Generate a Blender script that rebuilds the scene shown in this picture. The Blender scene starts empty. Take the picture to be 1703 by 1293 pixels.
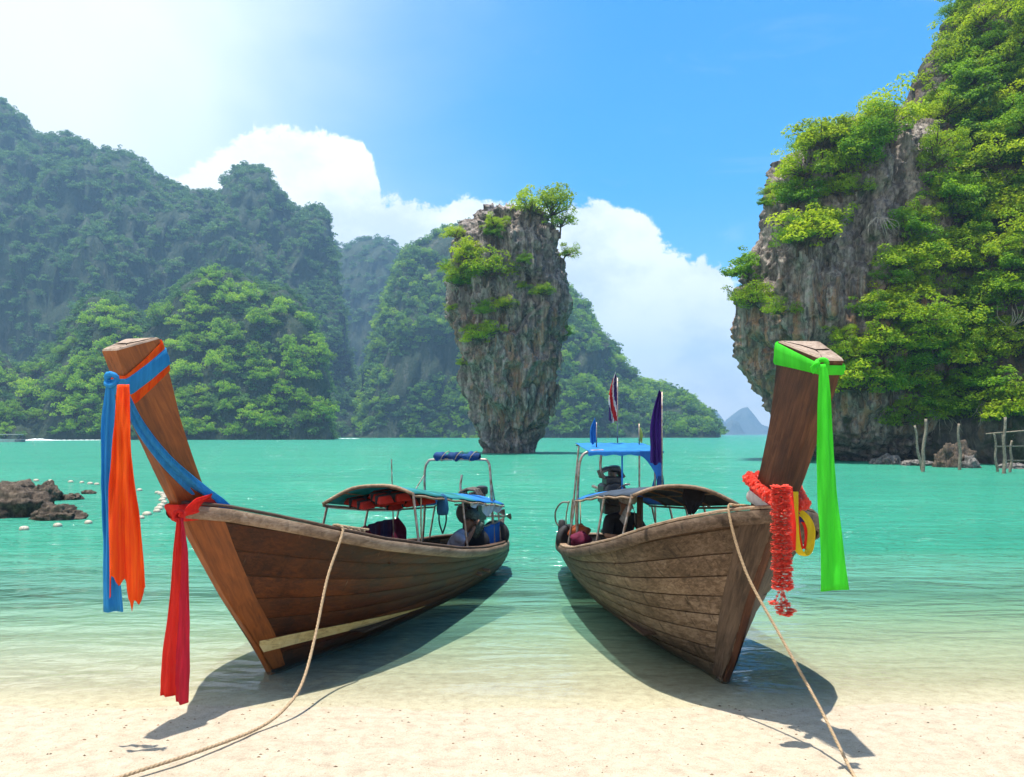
import bpy, math, random
import numpy as np
from mathutils import Vector, Matrix
random.seed(7)
rng = np.random.default_rng(7)
S = bpy.context.scene
C = S.collection
R = math.radians

# ------------------------------------------------------------------ camera, sky, sun, exposure
F, CX, HY, H = 1250.0, 851.5, 722.0, 2.4          # focal length in photo pixels, horizon row, eye height
cam_d = bpy.data.cameras.new('camera')
cam = bpy.data.objects.new('camera', cam_d); C.objects.link(cam)
cam.location = (0, 0, H); cam.rotation_euler = (R(90), 0, 0)
cam_d.sensor_width = 36.0; cam_d.lens = 36.0 * F / 1703.0
cam_d.shift_y = (HY - 646.5) / 1703.0
cam_d.clip_start = 0.1; cam_d.clip_end = 12000
S.camera = cam
SUN = Vector((-0.09, -0.03, 1.0)).normalized()
sun_d = bpy.data.lights.new('sun', 'SUN'); sun_d.energy = 5.0; sun_d.angle = R(0.5); sun_d.color = (1.0, 0.955, 0.88)
sun = bpy.data.objects.new('sun', sun_d); C.objects.link(sun)
sun.rotation_euler = SUN.to_track_quat('Z', 'Y').to_euler()
S.view_settings.view_transform = 'Standard'; S.view_settings.look = 'None'
S.view_settings.exposure = 0.88; S.view_settings.gamma = 1.0
S.view_settings.use_curve_mapping = False
S.cycles.max_bounces = 6; S.cycles.diffuse_bounces = 3; S.cycles.glossy_bounces = 2
S.cycles.use_adaptive_sampling = True; S.cycles.adaptive_threshold = 0.02
S.cycles.transmission_bounces = 4; S.cycles.transparent_max_bounces = 12; S.cycles.volume_bounces = 0
S.cycles.use_denoising = True
S.cycles.caustics_reflective = False; S.cycles.caustics_refractive = False
S.cycles.sample_clamp_indirect = 6.0


class NT:
    """small wrapper to write node trees in a line or two"""
    def __init__(self, tree):
        self.t = tree; tree.nodes.clear()
    def n(self, typ, ins=None, **props):
        nd = self.t.nodes.new(typ)
        for k, v in props.items():
            setattr(nd, k, v)
        for k, v in (ins or {}).items():
            self.put(nd.inputs[k], v)
        return nd
    def put(self, sock, v):
        if isinstance(v, bpy.types.NodeSocket):
            self.t.links.new(v, sock)
        elif isinstance(v, bpy.types.Node):
            self.t.links.new(v.outputs[0], sock)
        else:
            sock.default_value = v
    def math(self, op, a, b=0.0, c=0.0, clamp=False):
        nd = self.t.nodes.new('ShaderNodeMath'); nd.operation = op; nd.use_clamp = clamp
        for i, v in enumerate((a, b, c)):
            self.put(nd.inputs[i], v)
        return nd.outputs[0]
    def mix(self, f, a, b, blend='MIX'):
        nd = self.t.nodes.new('ShaderNodeMix'); nd.data_type = 'RGBA'; nd.blend_type = blend
        self.put(nd.inputs[0], f); self.put(nd.inputs[6], a); self.put(nd.inputs[7], b)
        return nd.outputs[2]
    def ramp(self, f, stops, interp='LINEAR'):
        nd = self.t.nodes.new('ShaderNodeValToRGB'); cr = nd.color_ramp; cr.interpolation = interp
        while len(cr.elements) < len(stops):
            cr.elements.new(0.5)
        for e, (p, c) in zip(cr.elements, stops):
            e.position = p; e.color = (*c, 1) if len(c) == 3 else c
        self.put(nd.inputs[0], f)
        return nd.outputs[0]
    def ss(self, v, lo, hi, a=0.0, b=1.0):
        nd = self.t.nodes.new('ShaderNodeMapRange'); nd.interpolation_type = 'SMOOTHSTEP'
        for i, x in enumerate((v, lo, hi, a, b)):
            self.put(nd.inputs[i], x)
        return nd.outputs[0]
    def noise(self, vec, scale, detail=4.0, rough=0.55, dist=0.0):
        return self.n('ShaderNodeTexNoise', {'Vector': vec, 'Scale': scale, 'Detail': detail, 'Roughness': rough, 'Distortion': dist}).outputs[0]
    def mapping(self, vec, scale=(1, 1, 1), rot=(0, 0, 0), loc=(0, 0, 0)):
        return self.n('ShaderNodeMapping', {'Vector': vec, 'Scale': scale, 'Rotation': rot, 'Location': loc}).outputs[0]


def px_dir(px, py):
    """azimuth and tangent of elevation of a photo pixel (for laying out the cloud bank)"""
    az = math.atan((px - CX) / F)
    return az, (HY - py) / F * math.cos(az)


world = bpy.data.worlds.new('World'); S.world = world; world.use_nodes = True
w = NT(world.node_tree)
sky = w.n('ShaderNodeTexSky', sky_type='NISHITA', sun_disc=False)
sky.sun_elevation = math.asin(SUN.z); sky.sun_rotation = math.atan2(SUN.x, SUN.y)
sky.air_density = 1.0; sky.dust_density = 0.3; sky.ozone_density = 3.0; sky.altitude = 0
skyc = w.n('ShaderNodeHueSaturation', {'Saturation': 1.55, 'Value': 1.0, 'Hue': 0.497, 'Color': sky}).outputs[0]
gen = w.n('ShaderNodeTexCoord').outputs['Generated']
sep = w.n('ShaderNodeSeparateXYZ', {0: gen})
az = w.math('ARCTAN2', sep.outputs[0], sep.outputs[1])
hyp = w.math('SQRT', w.math('ADD', w.math('MULTIPLY', sep.outputs[0], sep.outputs[0]), w.math('MULTIPLY', sep.outputs[1], sep.outputs[1])))
tanel = w.math('DIVIDE', sep.outputs[2], w.math('MAXIMUM', hyp, 0.001))
bank = [(-40, 395), (120, 350), (230, 335), (330, 260), (400, 212), (470, 216), (560, 222), (600, 240), (612, 300), (640, 338), (700, 338), (770, 326), (860, 342), (950, 348), (1045, 352), (1080, 378), (1120, 412), (1190, 424), (1230, 460), (1400, 470), (1600, 400)]
pts = [(-math.pi, .25), (-2.4, .18), (-1.8, .3), (-1.2, .2), (-0.8, .24)] + [px_dir(*p) for p in bank] + [(0.8, .26), (1.2, .17), (1.8, .29), (2.4, .2), (math.pi, .25)]
fc = w.n('ShaderNodeFloatCurve')
cv = fc.mapping.curves[0]
for i, (a, v) in enumerate(pts):
    p = ((a + math.pi) / (2 * math.pi), v)
    if i == 0: cv.points[0].location = p
    elif i == len(pts) - 1: cv.points[-1].location = p
    else: cv.points.new(*p)
for p in cv.points: p.handle_type = 'AUTO_CLAMPED'
fc.mapping.update()
w.put(fc.inputs['Value'], w.math('MULTIPLY_ADD', az, 1 / (2 * math.pi), 0.5))
top = fc.outputs[0]
n1 = w.noise(w.mapping(gen, (1, 1, 1.2)), 8, 9, 0.68, 0.15)
n2 = w.noise(gen, 30, 5, 0.6, 0.2)
edge = w.math('ADD', w.math('MULTIPLY_ADD', n1, 0.16, -0.08), w.math('MULTIPLY_ADD', n2, 0.05, -0.025))
m_cum = w.ss(w.math('SUBTRACT', w.math('ADD', top, edge), tanel), 0.0, 0.014)
# sun glow painted in white over the left part of the sky
sun_glow_n = w.noise(w.mapping(gen, (1, 1, 2)), 2.2, 5, 0.55, 0.6)
veil = w.ss(w.math('ADD', az, w.math('MULTIPLY_ADD', sun_glow_n, 0.3, -0.15)), 0.18, -0.56)
veil = w.math('POWER', veil, 1.5)
wisp = w.math('MULTIPLY', w.ss(w.noise(w.mapping(gen, (1, 1, 3.5)), 3.0, 6, 0.6, 0.8), 0.52, 0.75), 0.22)
thin = w.math('MAXIMUM', veil, wisp)
shade = w.ss(w.noise(w.mapping(gen, (1, 1, 1.6), loc=(0.02, 0, 0.04)), 7, 7, 0.6), 0.34, 0.60)
cloudc = w.mix(shade, (3.7, 4.05, 4.5, 1), (5.5, 5.6, 5.65, 1))
c = w.mix(w.math('MULTIPLY', thin, 0.94), skyc, (5.0, 5.15, 5.2, 1))
c = w.mix(m_cum, c, cloudc)
w.n('ShaderNodeOutputWorld', {0: w.n('ShaderNodeBackground', {0: c, 1: 0.138})})


# ------------------------------------------------------------------ helpers
def at(px, py, Y):
    """world point seen at a photo pixel at depth Y"""
    return Vector(((px - CX) / F * Y, Y, H + (HY - py) / F * Y))


def at_z(px, py, z=0.0):
    Y = (H - z) * F / (py - HY)
    return Vector(((px - CX) / F * Y, Y, z))


def _hash(ix, iy, iz, seed):
    h = (ix.astype(np.int64) * 374761393 + iy.astype(np.int64) * 668265263 + iz.astype(np.int64) * 2147483647 + seed * 974634177) & 0xffffffff
    h = ((h ^ (h >> 13)) * 1274126177) & 0xffffffff
    h = ((h ^ (h >> 16)) * 2246822519) & 0xffffffff
    return ((h ^ (h >> 15)) & 0xffff) / 65535.0


def vnoise(x, y, z, seed=0):
    x = np.asarray(x, float); y = np.asarray(y, float) + 0 * x; z = np.asarray(z, float) + 0 * x
    ix, iy, iz = np.floor(x), np.floor(y), np.floor(z)
    fx, fy, fz = x - ix, y - iy, z - iz
    fx, fy, fz = [f * f * f * (f * (f * 6 - 15) + 10) for f in (fx, fy, fz)]
    r = 0
    for dx in (0, 1):
        for dy in (0, 1):
            for dz in (0, 1):
                wt = (fx if dx else 1 - fx) * (fy if dy else 1 - fy) * (fz if dz else 1 - fz)
                r = r + wt * _hash(ix + dx, iy + dy, iz + dz, seed)
    return r


def fbm(x, y, z, oct=4, seed=0, gain=0.5):
    r, a, s = 0, 1.0, 0.0
    for o in range(oct):
        k = 2.03 ** o
        r = r + a * (vnoise(x * k + o * 17.3, y * k - o * 9.1, z * k + o * 5.7, seed + o) - 0.5); s += a; a *= gain
    return r / s * 2


def ridged(x, y, z, oct=4, seed=0, gain=0.55):
    r, a, s = 0, 1.0, 0.0
    for o in range(oct):
        k = 2.07 ** o
        r = r + a * (1 - np.abs(2 * vnoise(x * k + o * 7.3, y * k + o * 3.1, z * k - o * 5.7, seed + o) - 1)); s += a; a *= gain
    return r / s


def mesh_np(name, V, Fc, mats, smooth=True, attrs=None):
    """mesh from numpy arrays, all faces the same number of corners"""
    me = bpy.data.meshes.new(name)
    V = np.asarray(V, np.float32); Fc = np.asarray(Fc, np.int32)
    k = Fc.shape[1]
    me.vertices.add(len(V)); me.vertices.foreach_set('co', V.ravel())
    me.loops.add(Fc.size); me.loops.foreach_set('vertex_index', Fc.ravel())
    me.polygons.add(len(Fc)); me.polygons.foreach_set('loop_start', np.arange(0, Fc.size, k, dtype=np.int32))
    me.polygons.foreach_set('use_smooth', np.full(len(Fc), smooth))
    for m in (mats if isinstance(mats, (list, tuple)) else [mats]):
        me.materials.append(m)
    for an, av in (attrs or {}).items():
        a = me.attributes.new(an, 'FLOAT', 'POINT'); a.data.foreach_set('value', np.asarray(av, np.float32))
    me.update(calc_edges=True); me.validate()
    return me


def grid_faces(nu, nv, wrap_u=False, flip=False):
    i = np.arange(nu if wrap_u else nu - 1)[:, None]; j = np.arange(nv - 1)[None, :]
    i2 = (i + 1) % nu
    a = i * nv + j; b = i2 * nv + j; c_ = i2 * nv + j + 1; d = i * nv + j + 1
    f = np.stack([a, b, c_, d] if not flip else [d, c_, b, a], -1).reshape(-1, 4)
    return f


def link(name, me, parent=None, loc=None):
    o = bpy.data.objects.new(name, me); C.objects.link(o)
    if parent is not None: o.parent = parent
    if loc is not None: o.location = loc
    return o


def tag(o, label=None, cat=None, group=None, kind=None):
    if label: o['label'] = label
    if cat: o['category'] = cat
    if group: o['group'] = group
    if kind: o['kind'] = kind
    return o


def empty(name, loc=(0, 0, 0), rz=0.0):
    o = bpy.data.objects.new(name, None); C.objects.link(o)
    o.empty_display_size = 0.2
    o.location = loc; o.rotation_euler = (0, 0, rz)
    return o


def catmull(P, n):
    P = [Vector(p) for p in P]
    P = [P[0] * 2 - P[1]] + P + [P[-1] * 2 - P[-2]]
    out = []
    for i in range(1, len(P) - 2):
        for k in range(n):
            t = k / n
            a, b, c_, d = P[i - 1], P[i], P[i + 1], P[i + 2]
            out.append(0.5 * ((2 * b) + (c_ - a) * t + (2 * a - 5 * b + 4 * c_ - d) * t * t + (3 * b - a - 3 * c_ + d) * t ** 3))
    out.append(P[-2].copy())
    return out


class MB:
    """collects shapes into one mesh"""
    def __init__(self):
        self.v = []; self.f = []; self.mi = []; self.m = 0
    def add(self, V, Fc):
        b = len(self.v); self.v += [tuple(p) for p in V]
        for f in Fc:
            self.f.append([b + i for i in f]); self.mi.append(self.m)
    def box(self, c, s, rot=None, taper=1.0):
        x, y, z = s[0] / 2, s[1] / 2, s[2] / 2; b = min(x, y, z) * 0.22
        V = []
        for zz, k in ((-z, 1.0), (z, taper)):                      # chamfered block: 8-gon outline, inset caps
            sgn = -1 if zz < 0 else 1
            for inset, dz in ((0, -sgn * b), (b, 0)):
                xx, yy = x * k - inset, y * k - inset
                V += [Vector(p) for p in ((-xx + b, -yy, zz + dz), (xx - b, -yy, zz + dz), (xx, -yy + b, zz + dz), (xx, yy - b, zz + dz), (xx - b, yy, zz + dz), (-xx + b, yy, zz + dz), (-xx, yy - b, zz + dz), (-xx, -yy + b, zz + dz))]
        rings = [8, 0, 16, 24]
        M = rot if rot is not None else Matrix.Identity(3)
        V = [M @ p + Vector(c) for p in V]
        Fc = []
        for r0, r1 in zip(rings[:-1], rings[1:]):
            for i in range(8):
                j = (i + 1) % 8; Fc.append((r0 + i, r0 + j, r1 + j, r1 + i))
        Fc.append(tuple(8 + i for i in range(7, -1, -1))); Fc.append(tuple(24 + i for i in range(8)))
        self.add(V, Fc); return self
    def tube(self, P, r, n=8, cap=True):
        P = [Vector(p) for p in P]
        rr = r if isinstance(r, (list, tuple)) else [r] * len(P)
        V = []; up = None
        for i, p in enumerate(P):
            d = (P[min(i + 1, len(P) - 1)] - P[max(i - 1, 0)])
            d = d.normalized() if d.length > 1e-9 else Vector((0, 0, 1))
            if up is None: up = Vector((0, 0, 1)) if abs(d.z) < 0.9 else Vector((1, 0, 0))
            a = d.cross(up)
            a = a.normalized() if a.length > 1e-6 else Vector((1, 0, 0))
            up = a.cross(d).normalized()
            for k in range(n):
                t = 2 * math.pi * k / n
                V.append(p + (a * math.cos(t) + up * math.sin(t)) * rr[i])
        Fc = []
        for i in range(len(P) - 1):
            for k in range(n):
                Fc.append((i * n + k, i * n + (k + 1) % n, (i + 1) * n + (k + 1) % n, (i + 1) * n + k))
        if cap:
            Fc.append(tuple(range(n - 1, -1, -1))); Fc.append(tuple((len(P) - 1) * n + k for k in range(n)))
        self.add(V, Fc); return self
    def lathe(self, prof, c=(0, 0, 0), axis='Z', n=16):
        V = []; c = Vector(c)
        for r, z in prof:
            for k in range(n):
                t = 2 * math.pi * k / n; x, y = r * math.cos(t), r * math.sin(t)
                V.append(c + (Vector((x, y, z)) if axis == 'Z' else Vector((z, x, y)) if axis == 'X' else Vector((y, z, x))))
        Fc = [(i * n + k, i * n + (k + 1) % n, (i + 1) * n + (k + 1) % n, (i + 1) * n + k) for i in range(len(prof) - 1) for k in range(n)]
        Fc.append(tuple(range(n - 1, -1, -1))); Fc.append(tuple((len(prof) - 1) * n + k for k in range(n)))
        self.add(V, Fc); return self
    def grid(self, rows, wrap=False):
        nv = len(rows[0]); V = [p for r in rows for p in r]
        self.add(V, grid_faces(len(rows), nv, wrap).tolist()); return self
    def build(self, name, mats, parent=None, smooth=True, angle=None):
        me = bpy.data.meshes.new(name); me.from_pydata(self.v, [], self.f)
        for m in (mats if isinstance(mats, (list, tuple)) else [mats]): me.materials.append(m)
        me.polygons.foreach_set('material_index', self.mi)
        me.polygons.foreach_set('use_smooth', [smooth] * len(self.f))
        me.update()
        if smooth and angle: me.set_sharp_from_angle(angle=R(angle))
        return link(name, me, parent)


# ------------------------------------------------------------------ materials
def new_mat(name):
    m = bpy.data.materials.new(name); m.use_nodes = True
    return m, NT(m.node_tree)


def finish(nt, bsdf, disp=None):
    nt.n('ShaderNodeOutputMaterial', {0: bsdf})


def principled(nt, col, rough=0.6, spec=0.3, bump=None, bstr=0.3, bdist=0.02, **extra):
    ins = {'Base Color': col, 'Roughness': rough, 'Specular IOR Level': spec}
    if bump is not None:
        ins['Normal'] = nt.n('ShaderNodeBump', {'Strength': bstr, 'Distance': bdist, 'Height': bump}).outputs[0]
    ins.update(extra)
    return nt.n('ShaderNodeBsdfPrincipled', ins).outputs[0]


def obj_co(nt): return nt.n('ShaderNodeTexCoord').outputs['Object']
def rnd(nt): return nt.n('ShaderNodeObjectInfo').outputs['Random']
def g3(v): return (v, v, v, 1)


def mat_wood(name, dark, mid, light, rough=0.55, spec=0.3, rot=0.0, scale=1.0, wear=0.5, stain=0.5, bstr=0.5, vary=0.35, drips=0.0, foot=0.0):
    m, t = new_mat(name)
    oc = obj_co(t); rn = rnd(t)
    sh = t.n('ShaderNodeVectorMath', {0: oc, 1: t.n('ShaderNodeCombineXYZ', {0: t.math('MULTIPLY', rn, 7.0), 2: t.math('MULTIPLY', rn, 3.0)}).outputs[0]}, operation='ADD').outputs[0]
    shr = t.mapping(sh, rot=(0, rot, 0)) if rot else sh
    mp = t.mapping(shr, (1.2 * scale, 14 * scale, 14 * scale))
    grain = t.noise(mp, 2.2, 6, 0.65, 0.8)
    fine = t.noise(t.mapping(shr, (3 * scale, 60 * scale, 60 * scale)), 2.0, 3, 0.6)
    patch = t.noise(t.mapping(shr, (1.0, 2.2, 2.2)), 1.6, 5, 0.6, 0.4)
    streak = t.noise(t.mapping(shr, (0.7, 9, 9)) if rot else t.mapping(sh, (9, 3, 0.7)), 1.5, 4, 0.6)
    g = t.math('ADD', t.math('MULTIPLY', grain, 0.6), t.math('MULTIPLY', patch, 0.5))
    col = t.ramp(g, [(0.36, dark), (0.52, mid), (0.72, light)])
    col = t.mix(t.math('MULTIPLY', t.ss(streak, 0.55, 0.75), stain), col, (*[d * 0.45 for d in dark], 1))
    col = t.mix(t.math('MULTIPLY', t.ss(t.noise(sh, 3.3, 6, 0.7, 0.5), 0.6, 0.72), wear), col, (*[min(1, l * 1.5) for l in light], 1))
    if drips:                                                     # pale scratches and salt runs down the side
        dr = t.noise(t.mapping(oc, (34, 6, 0.9), (0, 0.35, 0)), 1.0, 3, 0.6)
        dr = t.math('MULTIPLY', t.ss(dr, 0.66, 0.70), t.ss(t.noise(oc, 2.1, 3, 0.5), 0.5, 0.62))
        col = t.mix(t.math('MULTIPLY', dr, drips), col, (0.48, 0.38, 0.28, 1))
    if foot:                                                      # weed and damp stain along the waterline
        zz = t.math('ADD', t.n('ShaderNodeSeparateXYZ', {0: oc}).outputs[2], t.math('MULTIPLY_ADD', t.noise(oc, 3.0, 5, 0.65), 0.3, -0.15))
        col = t.mix(t.ss(zz, 0.24, 0.06, 0.0, foot), col, (0.022, 0.020, 0.012, 1))
    col = t.mix(1.0, col, t.ramp(rn, [(0, (1 - vary,) * 3), (1, (1 + 0.25 * vary,) * 3)]), 'MULTIPLY')
    bump = t.math('ADD', t.math('MULTIPLY', grain, 0.7), t.math('MULTIPLY', fine, 0.5))
    finish(t, principled(t, col, t.math('MULTIPLY_ADD', patch, 0.3, rough - 0.15), spec, bump, bstr, 0.01))
    return m


def mat_plain(name, col, rough=0.5, spec=0.4, vary=0.25, scale=6.0, metal=0.0, bump=0.15, col2=None):
    m, t = new_mat(name)
    oc = obj_co(t)
    nz = t.noise(oc, scale, 5, 0.6, 0.2)
    c2 = col2 or [c_ * (1 - vary) for c_ in col]
    cc = t.ramp(nz, [(0.35, c2), (0.65, col)])
    finish(t, principled(t, cc, rough, spec, nz, bump, 0.01, Metallic=metal))
    return m


def mat_cloth(name, col, trans=0.35, sheen=0.2, col2=None, scale=18.0, rough=0.75):
    m, t = new_mat(name)
    oc = obj_co(t)
    nz = t.noise(t.mapping(oc, (scale, scale, 1.2)), 1.0, 4, 0.55)
    weave = t.noise(oc, 240, 2, 0.5)
    cc = t.ramp(nz, [(0.35, col2 or [c_ * 0.8 for c_ in col]), (0.62, col)])
    b = principled(t, cc, rough, 0.2, t.math('ADD', t.math('MULTIPLY', weave, 0.15), nz), 0.35, 0.008)
    tr = t.n('ShaderNodeBsdfTranslucent', {0: cc}).outputs[0]
    finish(t, t.n('ShaderNodeMixShader', {0: trans, 1: b, 2: tr}).outputs[0])
    return m


def mat_rock(name, cols, ochre=None, ochre_amt=0.6, scale=1.0, moss=0.0, zband=None, wet=0.0):
    m, t = new_mat(name)
    oc = obj_co(t)
    a = t.noise(t.mapping(oc, (1.0 * scale, 1.0 * scale, 0.10 * scale)), 1.5, 8, 0.7, 0.5)
    b = t.noise(t.mapping(oc, (scale, scale, 0.6 * scale)), 3.5, 6, 0.7, 0.3)
    fine = t.noise(t.mapping(oc, (scale, scale, 0.5 * scale)), 11, 5, 0.7)
    v = t.math('ADD', t.math('MULTIPLY', a, 0.6), t.math('MULTIPLY', b, 0.42))
    col = t.ramp(v, [(0.33, cols[0]), (0.47, cols[1]), (0.58, cols[2]), (0.74, cols[3])])
    if ochre:
        st = t.noise(t.mapping(oc, (1.1 * scale, 1.1 * scale, 0.07 * scale), loc=(3, 1, 0)), 1.2, 5, 0.6, 0.5)
        f = t.ss(st, 0.48, 0.62)
        if zband:
            zz = t.n('ShaderNodeSeparateXYZ', {0: oc}).outputs[2]
            zz = t.math('ADD', zz, t.math('MULTIPLY_ADD', b, 6.0, -3.0))
            f = t.math('MULTIPLY', f, t.math('MULTIPLY', t.ss(zz, zband[0], zband[1]), t.ss(zz, zband[3], zband[2])))
        col = t.mix(t.math('MULTIPLY', f, ochre_amt), col, t.ramp(fine, [(0.3, ochre[0]), (0.7, ochre[1])]))
    if zband:                                                     # black water stains running down the face
        bs = t.noise(t.mapping(oc, (1.7 * scale, 1.7 * scale, 0.05 * scale), loc=(1, 7, 2)), 1.4, 6, 0.65, 0.4)
        col = t.mix(t.ss(bs, 0.52, 0.66, 0.0, 0.75), col, (0.03, 0.027, 0.027, 1))
    if moss:
        mo = t.ss(t.noise(oc, 0.55 * scale, 5, 0.6), 0.62 - moss * 0.3, 0.72 - moss * 0.2)
        col = t.mix(t.math('MULTIPLY', mo, 0.75), col, t.ramp(fine, [(0.3, (0.012, 0.03, 0.008)), (0.7, (0.05, 0.085, 0.02))]))
    bump = t.math('ADD', t.math('MULTIPLY', b, 0.8), t.math('MULTIPLY', fine, 0.35))
    finish(t, principled(t, col, 0.85 - wet * 0.4, 0.2, bump, 0.9, 0.35 / scale))
    return m


def mat_leaf(name, dark, mid, light, trans=0.4):
    m, t = new_mat(name)
    tint = t.n('ShaderNodeAttribute', attribute_name='tint').outputs['Fac']
    rn = rnd(t)
    v = t.math('ADD', t.math('MULTIPLY', tint, 0.62), t.math('MULTIPLY', rn, 0.38))
    col = t.ramp(v, [(0.12, dark), (0.5, mid), (0.88, light)])
    b = principled(t, col, 0.55, 0.25)
    tr = t.n('ShaderNodeBsdfTranslucent', {0: t.mix(0.5, col, (*light, 1))}).outputs[0]
    finish(t, t.n('ShaderNodeMixShader', {0: trans, 1: b, 2: tr}).outputs[0])
    return m


M = {}
M['wood_left'] = mat_wood('wood_varnished_brown', (0.018, 0.0048, 0.0018), (0.072, 0.018, 0.004), (0.165, 0.045, 0.009), 0.5, 0.25, wear=0.10, stain=0.6, vary=0.4, drips=0.5, foot=0.6)
M['wood_left_stem'] = mat_wood('wood_orange_brown', (0.075, 0.018, 0.004), (0.22, 0.058, 0.009), (0.36, 0.105, 0.018), 0.48, 0.4, rot=R(58), wear=0.15, stain=0.3, vary=0.2)
M['wood_right'] = mat_wood('wood_weathered', (0.038, 0.024, 0.016), (0.125, 0.082, 0.052), (0.28, 0.20, 0.14), 0.75, 0.2, wear=0.35, stain=0.9, vary=0.38, drips=0.25, foot=0.6)
M['wood_right_dark'] = mat_wood('wood_weathered_dark', (0.03, 0.02, 0.014), (0.08, 0.052, 0.036), (0.16, 0.11, 0.075), 0.7, 0.25, rot=R(58), wear=0.3, stain=0.6, vary=0.2)
M['wood_right_post'] = mat_wood('wood_red_brown', (0.02, 0.008, 0.0045), (0.062, 0.023, 0.011), (0.14, 0.058, 0.027), 0.6, 0.3, rot=R(58), wear=0.25, stain=0.3, vary=0.1)
M['wood_rail'] = mat_wood('wood_rail_pale', (0.10, 0.06, 0.035), (0.25, 0.165, 0.10), (0.42, 0.31, 0.21), 0.7, 0.25, wear=0.4, stain=0.5, vary=0.2)
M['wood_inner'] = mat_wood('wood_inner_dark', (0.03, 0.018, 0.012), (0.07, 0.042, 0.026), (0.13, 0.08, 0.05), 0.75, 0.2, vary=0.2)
M['wood_end'] = mat_wood('wood_end_grain', (0.10, 0.07, 0.05), (0.26, 0.19, 0.14), (0.42, 0.33, 0.26), 0.8, 0.15, rot=R(20), vary=0.05)
M['seam'] = mat_plain('seam_dark', (0.022, 0.014, 0.01), 0.9, 0.1)
M['stripe'] = mat_wood('paint_cream_chipped', (0.30, 0.13, 0.045), (0.72, 0.52, 0.20), (0.80, 0.63, 0.30), 0.6, 0.3, wear=0.3, stain=0.35, vary=0.05)
M['metal'] = mat_plain('metal_tube', (0.42, 0.38, 0.34), 0.4, 0.5, 0.5, 14, 0.7, col2=(0.20, 0.12, 0.07))
M['dark_metal'] = mat_plain('engine_dark', (0.05, 0.047, 0.045), 0.45, 0.5, 0.6, 20, 0.4)
M['iron'] = mat_plain('engine_iron', (0.16, 0.14, 0.12), 0.5, 0.5, 0.6, 25, 0.6, col2=(0.07, 0.04, 0.025))
M['black'] = mat_plain('rubber_black', (0.022, 0.022, 0.024), 0.7, 0.3)
M['tarp_blue'] = mat_cloth('tarp_blue', (0.035, 0.23, 0.60), 0.25, scale=5)
M['tarp_navy'] = mat_cloth('tarp_navy', (0.015, 0.065, 0.20), 0.15, scale=5, col2=(0.008, 0.03, 0.10))
M['tarp_panel'] = mat_cloth('tarp_panel_blue', (0.03, 0.17, 0.50), 0.2, scale=6, col2=(0.02, 0.11, 0.36))
M['canopy_left'] = mat_cloth('canopy_teal', (0.05, 0.30, 0.34), 0.35, scale=4, col2=(0.03, 0.20, 0.16))
M['canopy_right'] = mat_cloth('canopy_grey_blue', (0.06, 0.08, 0.11), 0.12, scale=4, col2=(0.035, 0.045, 0.06))
M['jacket'] = mat_cloth('life_jacket_red', (0.55, 0.035, 0.02), 0.1, scale=9)
M['curtain'] = mat_cloth('curtain_navy', (0.02, 0.022, 0.07), 0.1, scale=20, col2=(0.06, 0.01, 0.025))
M['maroon'] = mat_cloth('cloth_maroon', (0.13, 0.012, 0.04), 0.1)
M['white_cloth'] = mat_cloth('cloth_white', (0.66, 0.68, 0.66), 0.3, scale=8)
M['sash_blue'] = mat_cloth('sash_blue', (0.04, 0.34, 0.72), 0.4, scale=30)
M['sash_orange'] = mat_cloth('sash_orange', (0.95, 0.13, 0.008), 0.35, scale=40, col2=(0.86, 0.055, 0.006))
M['rust_cloth'] = mat_cloth('cloth_rust', (0.36, 0.09, 0.03), 0.1, scale=12)
M['sash_red'] = mat_cloth('sash_red', (0.90, 0.055, 0.03), 0.45, scale=30, col2=(0.80, 0.03, 0.025))
M['sash_crimson'] = mat_cloth('sash_crimson', (0.78, 0.035, 0.065), 0.45, scale=30)
M['sash_green'] = mat_cloth('sash_green', (0.075, 0.78, 0.04), 0.35, scale=20)
M['ribbon_white'] = mat_cloth('ribbon_white', (0.72, 0.66, 0.62), 0.3)
M['ribbon_yellow'] = mat_cloth('ribbon_yellow', (0.85, 0.68, 0.03), 0.3)
M['ribbon_violet'] = mat_cloth('ribbon_violet', (0.05, 0.03, 0.22), 0.3)
M['flag_purple'] = mat_cloth('flag_purple', (0.055, 0.018, 0.16), 0.3, scale=9)
M['flag_red'] = mat_cloth('flag_red', (0.55, 0.03, 0.035), 0.3, scale=9)
M['flag_white'] = mat_cloth('flag_white', (0.72, 0.70, 0.70), 0.3, scale=9)
M['flag_navy'] = mat_cloth('flag_navy', (0.05, 0.02, 0.13), 0.3, scale=9)
M['flag_yellow'] = mat_cloth('flag_yellow', (0.55, 0.62, 0.18), 0.3, scale=9)
M['garland'] = mat_cloth('garland_coral', (0.95, 0.20, 0.14), 0.45, scale=60, col2=(0.90, 0.10, 0.07))
M['garland_pale'] = mat_cloth('garland_pale', (0.95, 0.55, 0.48), 0.35, scale=60)
M['rope'] = mat_plain('rope_tan', (0.46, 0.33, 0.20), 0.85, 0.15, 0.4, 60)
M['rope_wet'] = mat_plain('rope_tan_damp', (0.34, 0.25, 0.16), 0.85, 0.15, 0.5, 60)
M['skin'] = mat_plain('skin_tan', (0.24, 0.12, 0.07), 0.55, 0.3, 0.1, 10)
M['shirt'] = mat_cloth('shirt_lavender', (0.52, 0.50, 0.60), 0.15, scale=14)
M['trousers'] = mat_cloth('trousers_dark', (0.07, 0.06, 0.055), 0.05)
M['dark_cloth'] = mat_cloth('clothes_black', (0.018, 0.017, 0.02), 0.05)
M['cap'] = mat_plain('cap_camouflage', (0.10, 0.14, 0.11), 0.8, 0.1, 0.6, 40, col2=(0.03, 0.04, 0.035))
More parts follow.
